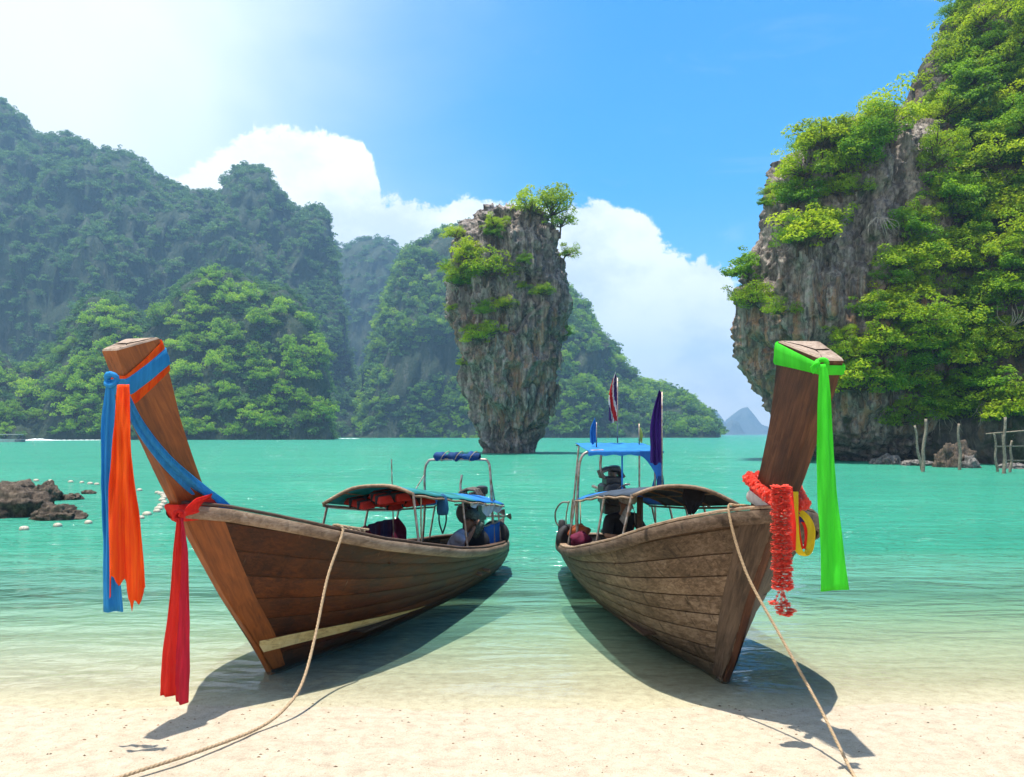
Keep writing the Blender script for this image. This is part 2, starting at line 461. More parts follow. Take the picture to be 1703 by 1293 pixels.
M['hat'] = mat_plain('hat_pale', (0.50, 0.47, 0.42), 0.8, 0.1, 0.5, 30)
M['bark'] = mat_plain('bark', (0.12, 0.085, 0.06), 0.9, 0.1, 0.5, 8, bump=0.5)
M['dead'] = mat_plain('bark_bleached', (0.42, 0.36, 0.29), 0.9, 0.1, 0.4, 8, bump=0.5)
M['stake'] = mat_plain('stake_grey', (0.30, 0.25, 0.19), 0.85, 0.15, 0.5, 9, bump=0.5)
M['float'] = mat_plain('float_cream', (0.52, 0.47, 0.36), 0.6, 0.3, 0.5, 30)
M['boat_white'] = mat_plain('paint_white', (0.66, 0.64, 0.60), 0.4, 0.4, 0.3, 3)
M['boat_grey'] = mat_plain('paint_grey', (0.16, 0.17, 0.19), 0.4, 0.4, 0.3, 3)
M['foam'] = mat_plain('foam', (0.80, 0.84, 0.83), 0.9, 0.1, 0.1, 2)
M['leaf_near'] = mat_leaf('leaves_bright', (0.03, 0.11, 0.005), (0.20, 0.37, 0.010), (0.50, 0.60, 0.02), 0.5)
M['leaf_hill'] = mat_leaf('leaves_green', (0.012, 0.06, 0.005), (0.12, 0.34, 0.012), (0.44, 0.62, 0.025), 0.48)
M['leaf_far'] = mat_leaf('leaves_dark', (0.014, 0.065, 0.018), (0.055, 0.18, 0.035), (0.19, 0.33, 0.06), 0.32)
M['leaf_deep'] = mat_leaf('leaves_deep', (0.02, 0.085, 0.006), (0.11, 0.29, 0.010), (0.30, 0.48, 0.02), 0.5)
M['leaf_yellow'] = mat_leaf('leaves_yellow', (0.06, 0.14, 0.005), (0.30, 0.45, 0.010), (0.58, 0.66, 0.03), 0.5)
M['rock_tower'] = mat_rock('limestone_tower', [(0.035, 0.029, 0.026), (0.18, 0.15, 0.128), (0.43, 0.37, 0.32), (0.68, 0.60, 0.53)], [(0.28, 0.125, 0.055), (0.52, 0.31, 0.17)], 0.75, 0.7, zband=(1.0, 4.0, 14.5, 19.0))
M['rock_cliff'] = mat_rock('limestone_cliff', [(0.035, 0.029, 0.026), (0.16, 0.132, 0.112), (0.39, 0.335, 0.285), (0.62, 0.55, 0.48)], [(0.28, 0.12, 0.05), (0.54, 0.33, 0.18)], 0.8, 0.75, moss=0.12, zband=(1.0, 4.0, 13.0, 17.0))
M['rock_cliff_green'] = mat_rock('limestone_overgrown', [(0.035, 0.03, 0.028), (0.085, 0.075, 0.065), (0.16, 0.14, 0.12), (0.33, 0.29, 0.25)], [(0.13, 0.07, 0.035), (0.28, 0.18, 0.10)], 0.5, 0.7, moss=0.5)
M['rock_mountain'] = mat_rock('mountain_rock', [(0.012, 0.028, 0.012), (0.022, 0.045, 0.018), (0.05, 0.065, 0.035), (0.17, 0.165, 0.15)], None, scale=0.10, moss=0.2)
M['rock_far'] = mat_rock('island_rock', [(0.03, 0.05, 0.03), (0.06, 0.08, 0.05), (0.12, 0.13, 0.11), (0.25, 0.24, 0.22)], None, scale=0.03)
M['boulder'] = mat_rock('boulder_brown', [(0.022, 0.017, 0.013), (0.06, 0.045, 0.033), (0.14, 0.105, 0.075), (0.27, 0.21, 0.155)], None, scale=3.2)
M['boulder_grey'] = mat_rock('boulder_grey', [(0.03, 0.028, 0.026), (0.10, 0.092, 0.085), (0.23, 0.21, 0.19), (0.42, 0.39, 0.35)], None, scale=1.6)

# sand
m, t = new_mat('sand'); M['sand'] = m
oc = obj_co(t)
big = t.noise(oc, 0.9, 5, 0.6); med = t.noise(oc, 9, 6, 0.7); fine = t.noise(oc, 85, 4, 0.75); grit = t.noise(oc, 260, 2, 0.6)
col = t.ramp(t.math('ADD', t.math('MULTIPLY', med, 0.5), t.math('MULTIPLY', fine, 0.5)), [(0.36, (0.35, 0.275, 0.195)), (0.5, (0.49, 0.41, 0.30)), (0.62, (0.57, 0.49, 0.37))])
spk = t.n('ShaderNodeTexVoronoi', {'Vector': oc, 'Scale': 26.0, 'Randomness': 1.0})
spot = t.math('MULTIPLY', t.math('LESS_THAN', spk.outputs['Distance'], t.math('MULTIPLY', t.n('ShaderNodeSeparateColor', {0: spk.outputs['Color']}).outputs[0], 0.16)), t.math('GREATER_THAN', t.n('ShaderNodeSeparateColor', {0: spk.outputs['Color']}).outputs[1], 0.80))
col = t.mix(t.math('MULTIPLY', spot, 0.75), col, (0.20, 0.11, 0.06, 1))
spk2 = t.n('ShaderNodeTexVoronoi', {'Vector': oc, 'Scale': 70.0, 'Randomness': 1.0})
spot2 = t.math('MULTIPLY', t.math('LESS_THAN', spk2.outputs['Distance'], 0.22), t.math('GREATER_THAN', t.n('ShaderNodeSeparateColor', {0: spk2.outputs['Color']}).outputs[1], 0.6))
col = t.mix(t.math('MULTIPLY', spot2, t.ss(big, 0.4, 0.6, 0.15, 0.7)), col, (0.36, 0.22, 0.12, 1))
bump = t.math('ADD', t.math('MULTIPLY', med, 1.0), t.math('ADD', t.math('MULTIPLY', fine, 0.35), t.math('MULTIPLY', grit, 0.12)))
finish(t, principled(t, col, 0.9, 0.15, bump, 0.75, 0.05))

# sea water: clear over the sand, turning opaque turquoise with depth
m, t = new_mat('sea_water'); M['sea'] = m
oc = obj_co(t)
depth = t.n('ShaderNodeAttribute', attribute_name='depth').outputs['Fac']
patch = t.noise(t.mapping(oc, (0.12, 0.35, 1)), 1.0, 5, 0.6, 0.5)
dd = t.math('MULTIPLY', depth, t.math('MULTIPLY_ADD', patch, 0.7, 0.65))
turb = t.math('SUBTRACT', 1.0, t.math('POWER', 2.718, t.math('MULTIPLY', dd, -1.5)))
far_p = t.noise(t.mapping(oc, (0.035, 0.16, 1)), 1.0, 7, 0.7, 0.4)
body = t.ramp(t.math('ADD', t.math('MULTIPLY', turb, 0.62), t.math('MULTIPLY', far_p, 0.46)), [(0.1, (0.56, 0.68, 0.55)), (0.40, (0.24, 0.53, 0.38)), (0.72, (0.045, 0.29, 0.19)), (1.0, (0.03, 0.195, 0.135))])
tint = t.ramp(turb, [(0.0, (0.95, 0.98, 0.94)), (0.5, (0.68, 0.94, 0.80)), (1.0, (0.25, 0.8, 0.62))])
w1 = t.noise(t.mapping(oc, (0.75, 2.1, 1), (0, 0, 0.12)), 1.0, 3, 0.5, 0.9)
w2 = t.noise(t.mapping(oc, (2.6, 6.5, 1), (0, 0, -0.15)), 1.0, 3, 0.55, 0.6)
w3 = t.noise(t.mapping(oc, (0.30, 0.95, 1), (0, 0, 0.06)), 1.0, 3, 0.5, 0.7)
w4 = t.noise(t.mapping(oc, (0.05, 0.20, 1), (0, 0, -0.05)), 1.0, 3, 0.5, 0.5)
hgt = t.math('ADD', t.math('ADD', t.math('MULTIPLY', w1, 0.42), t.math('MULTIPLY', w2, 0.13)), t.math('ADD', t.math('MULTIPLY', w3, 0.75), t.math('MULTIPLY', w4, 1.6)))
calm = t.ss(depth, 0.0, 1.3, 0.11, 1.0)
nrm = t.n('ShaderNodeBump', {'Strength': calm, 'Distance': 1.0, 'Height': hgt}).outputs[0]
under = t.n('ShaderNodeMixShader', {0: turb, 1: t.n('ShaderNodeBsdfTransparent', {0: tint}).outputs[0], 2: t.n('ShaderNodeBsdfDiffuse', {0: body, 'Normal': t.n('ShaderNodeBump', {'Strength': t.math('MULTIPLY', calm, 0.8), 'Distance': 1.2, 'Height': hgt}).outputs[0]}).outputs[0]}).outputs[0]
fres = t.n('ShaderNodeFresnel', {'IOR': 1.33, 'Normal': nrm}).outputs[0]
fres = t.math('MULTIPLY', t.math('MINIMUM', t.math('MULTIPLY', fres, 0.95), 0.68), t.ss(depth, 0.0, 0.03))
finish(t, t.n('ShaderNodeMixShader', {0: fres, 1: under, 2: t.n('ShaderNodeBsdfGlossy', {0: (1, 1, 1, 1), 'Roughness': 0.07, 'Normal': nrm}).outputs[0]}).outputs[0])


# ------------------------------------------------------------------ setting: beach, sea
def ground_z(X, Y):
    X = np.asarray(X, float); Y = np.asarray(Y, float)
    shore = 6.62 + 0.28 * fbm(X / 3.1, 0 * X, 0 * X, 3, 5) + 0.012 * X
    s = Y - shore
    z = np.where(s < 0, -0.055 * s, -0.045 * s - 0.008 * np.clip(s, 0, 30) ** 2)
    z = np.where(s < -8, 0.44 + 0.02 * (-s - 8), z)
    z = np.maximum(z, -3.2)
    amp = np.clip((shore - Y) / 1.2 + 0.25, 0.12, 1.0)
    near = (np.abs(Y) < 14)
    z = z + near * amp * (0.016 * fbm(X / 0.55, Y / 0.5, 0 * X, 3, 11) + 0.006 * fbm(X / 0.12, Y / 0.1, 0 * X, 3, 12))
    return z


def axis(parts):
    out = [np.array([parts[0][0]])]
    for a, b, n in parts: out.append(np.linspace(a, b, n + 1)[1:])
    return np.concatenate(out)


gx = axis([(-3300, -300, 12), (-300, -40, 20), (-40, -7, 40), (-7, 7, 330), (7, 40, 40), (40, 300, 20), (300, 3300, 12)])
gy = axis([(-150, -10, 12), (-10, 3.5, 40), (3.5, 9, 200), (9, 30, 60), (30, 120, 20), (120, 3300, 20)])
X, Y = np.meshgrid(gx, gy, indexing='ij')
Z = ground_z(X, Y)
me = mesh_np('beach', np.stack([X, Y, Z], -1).reshape(-1, 3), grid_faces(len(gx), len(gy)), M['sand'])
tag(link('beach', me), 'pale sand beach sloping into shallow turquoise water', kind='structure')

sx = axis([(-3300, -300, 14), (-300, -40, 20), (-40, 40, 160), (40, 300, 20), (300, 3300, 14)])
sy = axis([(5.2, 16, 70), (16, 60, 40), (60, 300, 20), (300, 3300, 16)])
X, Y = np.meshgrid(sx, sy, indexing='ij')
dep = np.clip(-ground_z(X, Y), 0, 3.2)
Zw = 0.006 * fbm(X / 1.6, Y / 0.5, 0 * X, 2, 31) * (np.abs(X) < 40) * (Y < 16)
me = mesh_np('sea', np.stack([X, Y, Zw], -1).reshape(-1, 3), grid_faces(len(sx), len(sy)), M['sea'], attrs={'depth': dep.ravel()})
tag(link('sea', me), 'calm turquoise bay water clear at the edge', kind='structure')

# pebbles and leaf bits on the sand: nobody could count them
Vp, Fp = [], []
for i in range(1300):
    x = rng.uniform(-5.5, 5.5); y = 4.0 + 2.7 * rng.random() ** 0.8
    r = 0.0025 + 0.0075 * rng.random() ** 3; a = rng.uniform(0, 6.28); e = rng.uniform(1, 2.4)
    z = float(ground_z(np.array([x]), np.array([y]))[0])
    b = len(Vp)
    for k in range(5):
        q = a + k * 1.2566; Vp.append((x + r * e * math.cos(q), y + r * math.sin(q), z - 0.001))
    Vp.append((x, y, z + r * 0.9))
    Fp += [(b + k, b + (k + 1) % 5, b + 5) for k in range(5)]
M['pebble'] = mat_plain('pebble_brown', (0.24, 0.14, 0.08), 0.9, 0.1, 0.8, 3)
tag(link('pebbles', mesh_np('pebbles', Vp, Fp, M['pebble'])), 'small dark shell and coral bits scattered over the sand', 'pebbles', kind='stuff')


# ------------------------------------------------------------------ rock masses
class Surf:
    def __init__(self, V, Nn): self.V, self.N = V, Nn
    def proj(self):
        if not hasattr(self, 'p'):
            self.p = np.stack([CX + self.V[:, 0] / self.V[:, 1] * F, HY - (self.V[:, 2] - H) / self.V[:, 1] * F], -1)
        return self.p
    def pick(self, px, py):
        """nearest surface vertex to the eye among those seen close to this pixel"""
        p = self.proj(); d2 = (p[:, 0] - px) ** 2 + (p[:, 1] - py) ** 2
        k = np.argsort(d2)[:60]
        k = k[d2[k] < max(150, d2[k[0]] * 2)]
        i = k[np.argmin(self.V[k, 1])]
        return Vector(self.V[i]), Vector(self.N[i])


def blob(name, prof, yc, ratio, nth, nz, disp, mat, power=2.6, top_spike=0.0, seed=0, zs=None, ymin=4.0):
    """rock body from a height profile of left and right edges: (z, x_left, x_right)"""
    prof = sorted(prof); zz = np.linspace(prof[0][0], prof[-1][0], nz)
    pz = [p[0] for p in prof]
    xl = np.interp(zz, pz, [p[1] for p in prof]); xr = np.interp(zz, pz, [p[2] for p in prof])
    k = np.ones(7) / 7                                            # soften the traced profile a little
    pad = lambda a: np.convolve(np.concatenate([[a[0]] * 3, a, [a[-1]] * 3]), k, 'valid')
    xl, xr = pad(xl), pad(xr)
    th = np.linspace(0, 2 * np.pi, nth, endpoint=False)
    ct, st = np.cos(th), np.sin(th)
    rr = (np.abs(ct) ** power + np.abs(st) ** power) ** (-1 / power)
    ux, uy = ct * rr, st * rr
    cx, hw = (xl + xr) / 2, (xr - xl) / 2
    ry = np.maximum(hw * ratio, ymin * np.clip(hw / hw.max(), 0.25, 1))
    X = cx[None, :] + hw[None, :] * ux[:, None]
    Y = yc + ry[None, :] * uy[:, None]
    Z = np.repeat(zz[None, :], nth, 0)
    if top_spike:
        f = np.clip((zz - (zz[-1] - top_spike * 2.5)) / (top_spike * 2.5), 0, 1)[None, :]
        Z = Z + f * top_spike * (ridged(X / 1.7, Y / 1.7, 0 * X, 3, seed + 40) - 0.75) * 3
    d = disp(X, Y, Z)
    nx, ny = ct[:, None] + 0 * X, st[:, None] / max(ratio, .3) + 0 * X
    ln = np.hypot(nx, ny); X = X + nx / ln * d; Y = Y + ny / ln * d
    V = np.stack([X, Y, Z], -1).reshape(-1, 3)
    Fc = grid_faces(nth, nz, True)
    # close the top with rings shrinking to the axis
    tops = [V]; last = np.arange(nth) * nz + nz - 1; faces = [Fc]; base = len(V)
    topx, topy, topz = X[:, -1], Y[:, -1], Z[:, -1]
    for s in (0.8, 0.55, 0.28, 0.05):
        x = cx[-1] + (topx - cx[-1]) * s; y = yc + (topy - yc) * s
        z = topz * s + topz.mean() * (1 - s) + (top_spike or 0.6) * (ridged(x / 1.5, y / 1.5, 0 * x, 3, seed + 41) - 0.55) * 2.4
        tops.append(np.stack([x, y, z], -1)); cur = base + np.arange(nth); base += nth
        faces.append(np.stack([last, np.roll(last, -1), np.roll(cur, -1), cur], -1)); last = cur
    V = np.concatenate(tops); Fc = np.concatenate(faces)
    me = mesh_np(name, V, Fc, mat)
    Nn = np.zeros(len(V) * 3, np.float32); me.vertices.foreach_get('normal', Nn)
    o = link(name, me)
    return o, Surf(V, Nn.reshape(-1, 3))


def karst_disp(sc, a1, a2, a3, seed):
    def f(X, Y, Z):
        wob = 0.8 * fbm(X / (4 * sc), Y / (4 * sc), Z / (5 * sc), 3, seed + 9)
        big = ridged(X / (4.2 * sc) + wob, Y / (4.2 * sc), Z / (11 * sc), 3, seed) - 0.62
        col_ = ridged(X / (1.5 * sc) + wob, Y / (1.5 * sc), Z / (7.5 * sc), 4, seed + 3) - 0.6
        crag = fbm(X / (0.8 * sc), Y / (0.8 * sc), Z / (1.3 * sc), 4, seed + 5, 0.6)
        blk = vnoise(X / (2.6 * sc), Y / (2.6 * sc), Z / (3.4 * sc) + 0.5 * wob, seed + 7)
        blk = np.floor(blk * 5) / 5 - 0.5
        crk = np.clip(1 - np.abs(vnoise(X / (3.4 * sc) + 0.6 * wob, Y / (3.4 * sc), Z / (6.5 * sc), seed + 12) - 0.5) * 14, 0, 1)
        flute = ridged(X / (1.1 * sc) + 0.5 * wob, Y / (1.1 * sc), Z / (22 * sc), 2, seed + 15) - 0.6
        return a2 * 0.9 * flute + a1 * big * 2 + a2 * col_ * 2.2 + a3 * crag + a2 * 1.2 * blk - a2 * 0.9 * crk
    return f


def outline(pairs, D):
    """traced edges (row, left column, right column) -> metres at depth D"""
    return [(H + (HY - y) / F * D, (l - CX) / F * D, (r - CX) / F * D) for y, l, r in pairs]


TD = 90.0
tw = outline([(766, 815, 881), (748, 812, 886), (735, 804, 889), (718, 797, 895), (700, 791, 902), (683, 786, 906), (668, 782, 910), (655, 779, 917), (640, 777, 920), (615, 774, 923), (598, 774, 928), (575, 770, 932), (548, 764, 935), (519, 754, 938), (480, 752, 935), (440, 754, 930), (405, 757, 924), (385, 764, 918), (366, 774, 907), (356, 786, 897)], TD + 3.5)
kdisp = karst_disp(0.95, 0.75, 1.0, 0.8, 3)
tower, tower_s = blob('limestone_tower', tw, TD + 4.5, 0.85, 330, 300, kdisp, M['rock_tower'], 2.7, 1.1, 3)
tag(tower, 'tall limestone rock tower, narrower at its foot, standing alone in the bay', 'rock tower')
stal_n = 0
for px, py, L, r in [(932, 672, 1.9, 0.55), (926, 676, 1.5, 0.45), (920, 670, 1.0, 0.4), (905, 668, 1.2, 0.5), (884, 655, 2.4, 0.95), (876, 660, 1.8, 0.6), (893, 672, 1.0, 0.35), (858, 668, 1.3, 0.5), (842, 672, 0.9, 0.4), (936, 655, 1.4, 0.4), (938, 610, 1.3, 0.4), (812, 668, 0.9, 0.4)]:
    p, nn = tower_s.pick(px, py)
    r *= 0.72; mb = MB(); prof = [(r * 0.5, 0.9), (r, 0.35), (r * 1.05, -0.1 * L), (r * 0.75, -0.4 * L), (r * 0.5, -0.7 * L), (r * 0.12, -L)]
    mb.lathe(prof, (0, 0, 0), n=14)
    mb.v = [(x * (1 + 0.5 * (random.random() - .5)) + 0.12 * math.sin(z * 5 + px), y * (1 + 0.5 * (random.random() - .5)), z + 0.12 * random.random()) for x, y, z in mb.v]
    s = mb.build('stalactite', M['rock_tower'], tower); s.location = p + Vector((0, -0.35, 0.2))

# right headland: the bare rock head and the overgrown slope beside it
AD = 62.0
ra = outline([(778, 1421, 1600), (768, 1416, 1600), (758, 1388, 1600), (745, 1346, 1600), (725, 1314, 1600), (700, 1307, 1600), (670, 1298, 1600), (640, 1288, 1600), (610, 1273, 1600), (575, 1258, 1600), (545, 1252, 1590), (510, 1252, 1580), (470, 1258, 1575), (432, 1266, 1570), (405, 1276, 1570), (350, 1291, 1565), (300, 1296, 1560), (262, 1322, 1555), (235, 1354, 1545), (212, 1389, 1530), (196, 1412, 1515)], AD + 6.5)
head_o, head_s = blob('headland_rock', ra, AD + 7.5, 0.85, 330, 260, karst_disp(1.0, 0.8, 0.9, 0.75, 21), M['rock_cliff'], 2.4, 0.9, 21)
tag(head_o, 'bulging grey and ochre limestone cliff behind the right prow', 'cliff', kind='structure')
BD = 56.0
rb = outline([(790, 1425, 2700), (778, 1425, 2700), (768, 1420, 2700), (757, 1395, 2700), (740, 1375, 2700), (715, 1372, 2700), (680, 1390, 2700), (640, 1412, 2700), (560, 1432, 2690), (480, 1450, 2680), (400, 1478, 2660), (300, 1510, 2640), (210, 1535, 2620), (150, 1560, 2600), (90, 1590, 2580), (30, 1618, 2560), (-60, 1670, 2520), (-170, 1760, 2450), (-280, 1880, 2360), (-350, 2000, 2250)], BD + 15)
slope_o, slope_s = blob('headland_slope', rb, BD + 19, 0.62, 330, 240, karst_disp(1.5, 1.1, 0.9, 0.6, 33), M['rock_cliff_green'], 2.2, 1.5, 33)
tag(slope_o, 'steep limestone slope covered in bright green trees at the right', 'cliff', kind='structure')


def mountain(name, line, Df, Dr, seed, rough, label, mat=None, n_back=8):
    xs = np.arange(line[0][0], line[-1][0] + 1, 4.0)
    py = np.interp(xs, [p[0] for p in line], [p[1] for p in line])
    dirx = (xs - CX) / F
    nv = 46; v = np.linspace(0, 1, nv)
    vb = np.linspace(0, 1, n_back + 1)[1:]
    Hh = np.maximum(H + (HY - py) / F * Dr, -2.0)
    wob = 1 + 0.05 * fbm(xs / 90, 0 * xs, 0 * xs, 3, seed)
    D = np.concatenate([Df + (Dr - Df) * v, Dr + (Dr - Df) * 0.9 * vb])[None, :] * np.ones((len(xs), 1))
    D[:, :nv] = D[:, :nv] * (1 + (wob[:, None] - 1) * (1 - v[None, :]))
    pr = np.concatenate([1 - (1 - v) ** 1.9, 1 - vb ** 1.6])[None, :]
    Z = -2 + (Hh[:, None] + 2) * pr
    X = dirx[:, None] * D; Y = D.copy()
    k = np.concatenate([np.sin(np.pi * v ** 0.8), np.sin(np.pi * vb)])[None, :]
    g = ridged(X / 45, Y / 80, Z / 130, 4, seed + 2) - 0.6
    g2 = fbm(X / 16, Y / 16, Z / 22, 4, seed + 4)
    Y = Y - k * (rough * 2.2 * g + rough * 0.5 * g2); X = X + k * rough * 0.6 * g2
    ridge_n = np.concatenate([v ** 3, 1 - vb])[None, :]
    Z = Z + ridge_n * rough * 0.10 * fbm(X / 9, Y / 9, 0 * X, 3, seed + 6) + k * rough * 0.35 * g2
    V = np.stack([X, Y, Z], -1).reshape(-1, 3)
    Fc = grid_faces(len(xs), nv + n_back)
    me = mesh_np(name, V, Fc, mat or M['rock_mountain'])
    Nn = np.zeros(len(V) * 3, np.float32); me.vertices.foreach_get('normal', Nn)
    o = tag(link(name, me), label, kind='structure')
    return o, Surf(V, Nn.reshape(-1, 3)), V, Fc


hill0 = [(-300, 560), (-160, 575), (-60, 590), (0, 592), (30, 612), (62, 604), (100, 570), (115, 532), (150, 500), (190, 496), (215, 516), (245, 540), (285, 508), (305, 475), (345, 452), (400, 460), (440, 478), (475, 485), (502, 505), (522, 540), (537, 590), (547, 650), (552, 735)]
mt1 = [(-420, 40), (-200, 90), (-60, 140), (0, 180), (30, 205), (60, 238), (100, 234), (150, 254), (165, 264), (205, 264), (240, 285), (270, 310), (300, 324), (340, 334), (366, 338), (378, 305), (392, 290), (420, 284), (445, 293), (455, 318), (470, 324), (490, 354), (515, 354), (530, 349), (541, 360), (548, 410), (556, 480), (570, 560), (590, 640), (612, 700), (630, 740)]
mt2 = [(430, 420), (500, 400), (545, 402), (570, 414), (600, 402), (640, 398), (658, 412), (667, 436), (700, 470), (760, 520), (820, 600)]
mt3 = [(600, 690), (622, 570), (648, 490), (664, 440), (682, 414), (710, 404), (740, 384), (780, 374), (850, 388), (900, 426), (940, 488), (968, 512), (1000, 562), (1030, 608), (1060, 634), (1090, 640), (1112, 648), (1140, 662), (1165, 678), (1180, 698), (1189, 718), (1192, 740)]
H0 = mountain('hill', hill0, 300, 375, 51, 10, 'sunlit green hill in front of the left mountains')
T1 = mountain('mountain', mt1, 470, 640, 61, 22, 'high hazy blue green mountain ridge at the left')
T2 = mountain('mountain', mt2, 760, 880, 71, 14, 'small rounded hazy summit seen through the gap between the mountains')
T3 = mountain('mountain', mt3, 455, 560, 81, 18, 'wooded mountain behind the rock tower falling to the sea at the right')
isl = [([(1150, 728), (1162, 700), (1172, 684), (1188, 680), (1197, 690), (1207, 705), (1216, 728)], 2750, 'pale blue far island left of the distant group'), ([(1196, 730), (1206, 708), (1216, 698), (1228, 702), (1240, 730)], 2450, 'low darker far island in front of the distant peak'), ([(1195, 728), (1206, 700), (1218, 690), (1232, 680), (1243, 677), (1254, 690), (1266, 706), (1282, 712), (1310, 728)], 3050, 'pale blue far island with the highest distant peak')]
for i, (ln, D, lab) in enumerate(isl):
    mountain('island', ln, D, D * 1.03, 91 + i, 12, lab, M['rock_far'])


# ------------------------------------------------------------------ foliage
def leaves_np(P, Nrm, size, seed):
    r = np.random.default_rng(seed); n = len(P)
    a = np.cross(Nrm, r.normal(size=(n, 3))); a /= np.linalg.norm(a, axis=1)[:, None] + 1e-9
    b = np.cross(Nrm, a)
    L = (size * r.uniform(0.7, 1.35, n))[:, None]; W = L * 0.58
    droop = Nrm * L * r.uniform(0.05, 0.25, n)[:, None]
    V = np.stack([P - a * L * 0.5 - droop, P + b * W * 0.5, P + a * L * 0.5 - droop, P - b * W * 0.5], 1).reshape(-1, 3)
    Fc = np.arange(n * 4).reshape(n, 4)
    return V, Fc


def make_tree(seed, flat=0.7, nl=26, per=105, leaf=0.085, lean=0.0, lift=0.75, tuft=0.36, mat='leaf_near', bark='bark'):
    """unit-size tree (crown radius about 1): returns trunk mesh and crown mesh"""
    r = np.random.default_rng(seed); rr = random.Random(seed)
    ctr = np.array([lean, 0, lift])
    cs = []
    for i in range(nl):
        while True:
            d = r.normal(size=3); d /= np.linalg.norm(d)
            if d[2] > -0.35: break
        rad = r.uniform(0.45, 0.98) if i > 4 else r.uniform(0.1, 0.5)
        c_ = ctr + d * rad * np.array([0.95, 0.95, flat]) * (1 + 0.18 * math.sin(3 * math.atan2(d[1], d[0]) + seed))
        cs.append((c_, r.uniform(0.6, 1.15) * tuft))
    P, Nn, T = [], [], []
    for c_, rad in cs:
        n = int(per * (rad / tuft) ** 2)
        d = r.normal(size=(n, 3)); d[:, 2] = np.abs(d[:, 2]) * 1.0 - 0.25; d /= np.linalg.norm(d, axis=1)[:, None]
        q = c_ + d * rad * r.uniform(0.6, 1.08, n)[:, None] * np.array([1, 1, 0.8])
        nn = d * 0.75 + np.array([0, 0, 0.5]) + r.normal(size=(n, 3)) * 0.45
        P.append(q); Nn.append(nn / np.linalg.norm(nn, axis=1)[:, None])
        T.append(np.clip(r.uniform(0.25, 0.75) + r.normal(size=n) * 0.16, 0, 1))
    P = np.concatenate(P); Nn = np.concatenate(Nn); T = np.concatenate(T)
    V, Fc = leaves_np(P, Nn, leaf, seed)
    crown = mesh_np('crown', V, Fc, M[mat], smooth=False, attrs={'tint': np.repeat(T, 4)})
    mb = MB()
    fork = Vector((lean * 0.6, 0, lift * 0.55))
    mb.tube(catmull([(0, 0, -0.25), (lean * 0.2, 0.02, lift * 0.25), fork], 3), [0.07, 0.065, 0.06, 0.055, 0.052, 0.05, 0.045], 6)
    for c_, rad in cs[:18]:
        e = Vector(c_); mid = fork.lerp(e, 0.5) + Vector((rr.uniform(-.1, .1), rr.uniform(-.1, .1), rr.uniform(-.02, .1)))
        mb.tube(catmull([fork, mid, e], 2), [0.032, 0.026, 0.02, 0.014, 0.007], 4, False)
    me = bpy.data.meshes.new('trunk'); me.from_pydata(mb.v, [], mb.f); me.materials.append(M[bark]); me.update()
    return me, crown


near_trees = [make_tree(100 + i, flat=0.85 + 0.12 * (i % 3), lean=0.45, lift=0.40, nl=26 + 4 * (i % 3), leaf=(0.085, 0.07, 0.10)[i % 3], per=(105, 140, 80)[i % 3], tuft=(0.34, 0.30, 0.30)[i % 3], mat=('leaf_near', 'leaf_deep', 'leaf_yellow', 'leaf_near', 'leaf_near', 'leaf_deep')[i]) for i in range(6)]
up_trees = [make_tree(130 + i, flat=1.0, lean=0.2, lift=0.75, nl=40, leaf=0.085, per=70, tuft=0.27) for i in range(3)]
hill_trees = [make_tree(150 + i, flat=0.85, lean=0.2, lift=0.45, nl=30, per=60, leaf=0.11, mat='leaf_hill', tuft=0.30) for i in range(5)]
far_trees = [make_tree(170 + i, flat=0.9, lean=0.2, lift=0.35, nl=14, per=26, leaf=0.24, mat='leaf_far', tuft=0.42) for i in range(5)]


def place_tree(kind, p, size, label, group, out=None, cat='tree', name='tree', sz=1.0, spin=None):
    tk, cr = kind
    o = empty(name, p, spin if spin is not None else (math.atan2(out.y, out.x) + random.uniform(-.5, .5) if out is not None else random.uniform(0, 6.28)))
    o.scale = (size, size, size * sz)
    link('trunk', tk, o); link('crown', cr, o)
    return tag(o, label, cat, group)


# shrubs on the rock tower, one by one
TS = [(880, 362, 2.3, 'u', 'tall leafy tree at the top of the rock tower, right of its summit'), (918, 372, 2.6, 'u', 'spreading tree on the upper right corner of the rock tower'), (944, 392, 1.6, 'u', 'thin branching tree reaching out from the tower right shoulder'), (936, 425, 1.3, 'n', 'shrub hanging below the tower right shoulder'), (820, 378, 1.3, 'n', 'small bright shrub just under the rock tower summit'), (824, 394, 1.1, 'n', 'second small shrub below the summit of the rock tower'), (756, 388, 1.2, 'n', 'yellow green shrub on the upper left corner of the rock tower'), (735, 446, 1.1, 'n', 'small yellow tuft sticking out from the tower left edge'), (785, 432, 2.0, 'n', 'dark green bush on the upper left face of the rock tower'), (808, 458, 2.5, 'n', 'largest bright green bush on the left face of the tower'), (778, 468, 2.0, 'n', 'bright bush beside the largest bush on the tower left face'), (758, 478, 1.6, 'n', 'bush near the left edge of the tower at mid height'), (838, 512, 1.3, 'n', 'olive bush below the large bushes on the tower'), (798, 520, 1.2, 'n', 'small green tuft on the tower below the large bush'), (800, 562, 1.7, 'n', 'low bush on a ledge at the middle of the tower'), (820, 552, 1.2, 'n', 'small bush above the middle ledge of the tower'), (751, 513, 0.8, 'n', 'tiny tuft on the left edge of the tower'), (872, 435, 0.9, 'n', 'tiny tuft in a crack at the tower centre'), (898, 490, 1.2, 'n', 'dull green bush on the right half of the tower'), (942, 555, 0.9, 'n', 'dull tuft on the right edge of the tower'), (868, 478, 0.7, 'n', 'little yellow tuft beside the central crack of the tower'), (764, 605, 0.7, 'n', 'small yellow tuft low on the left edge of the tower')]
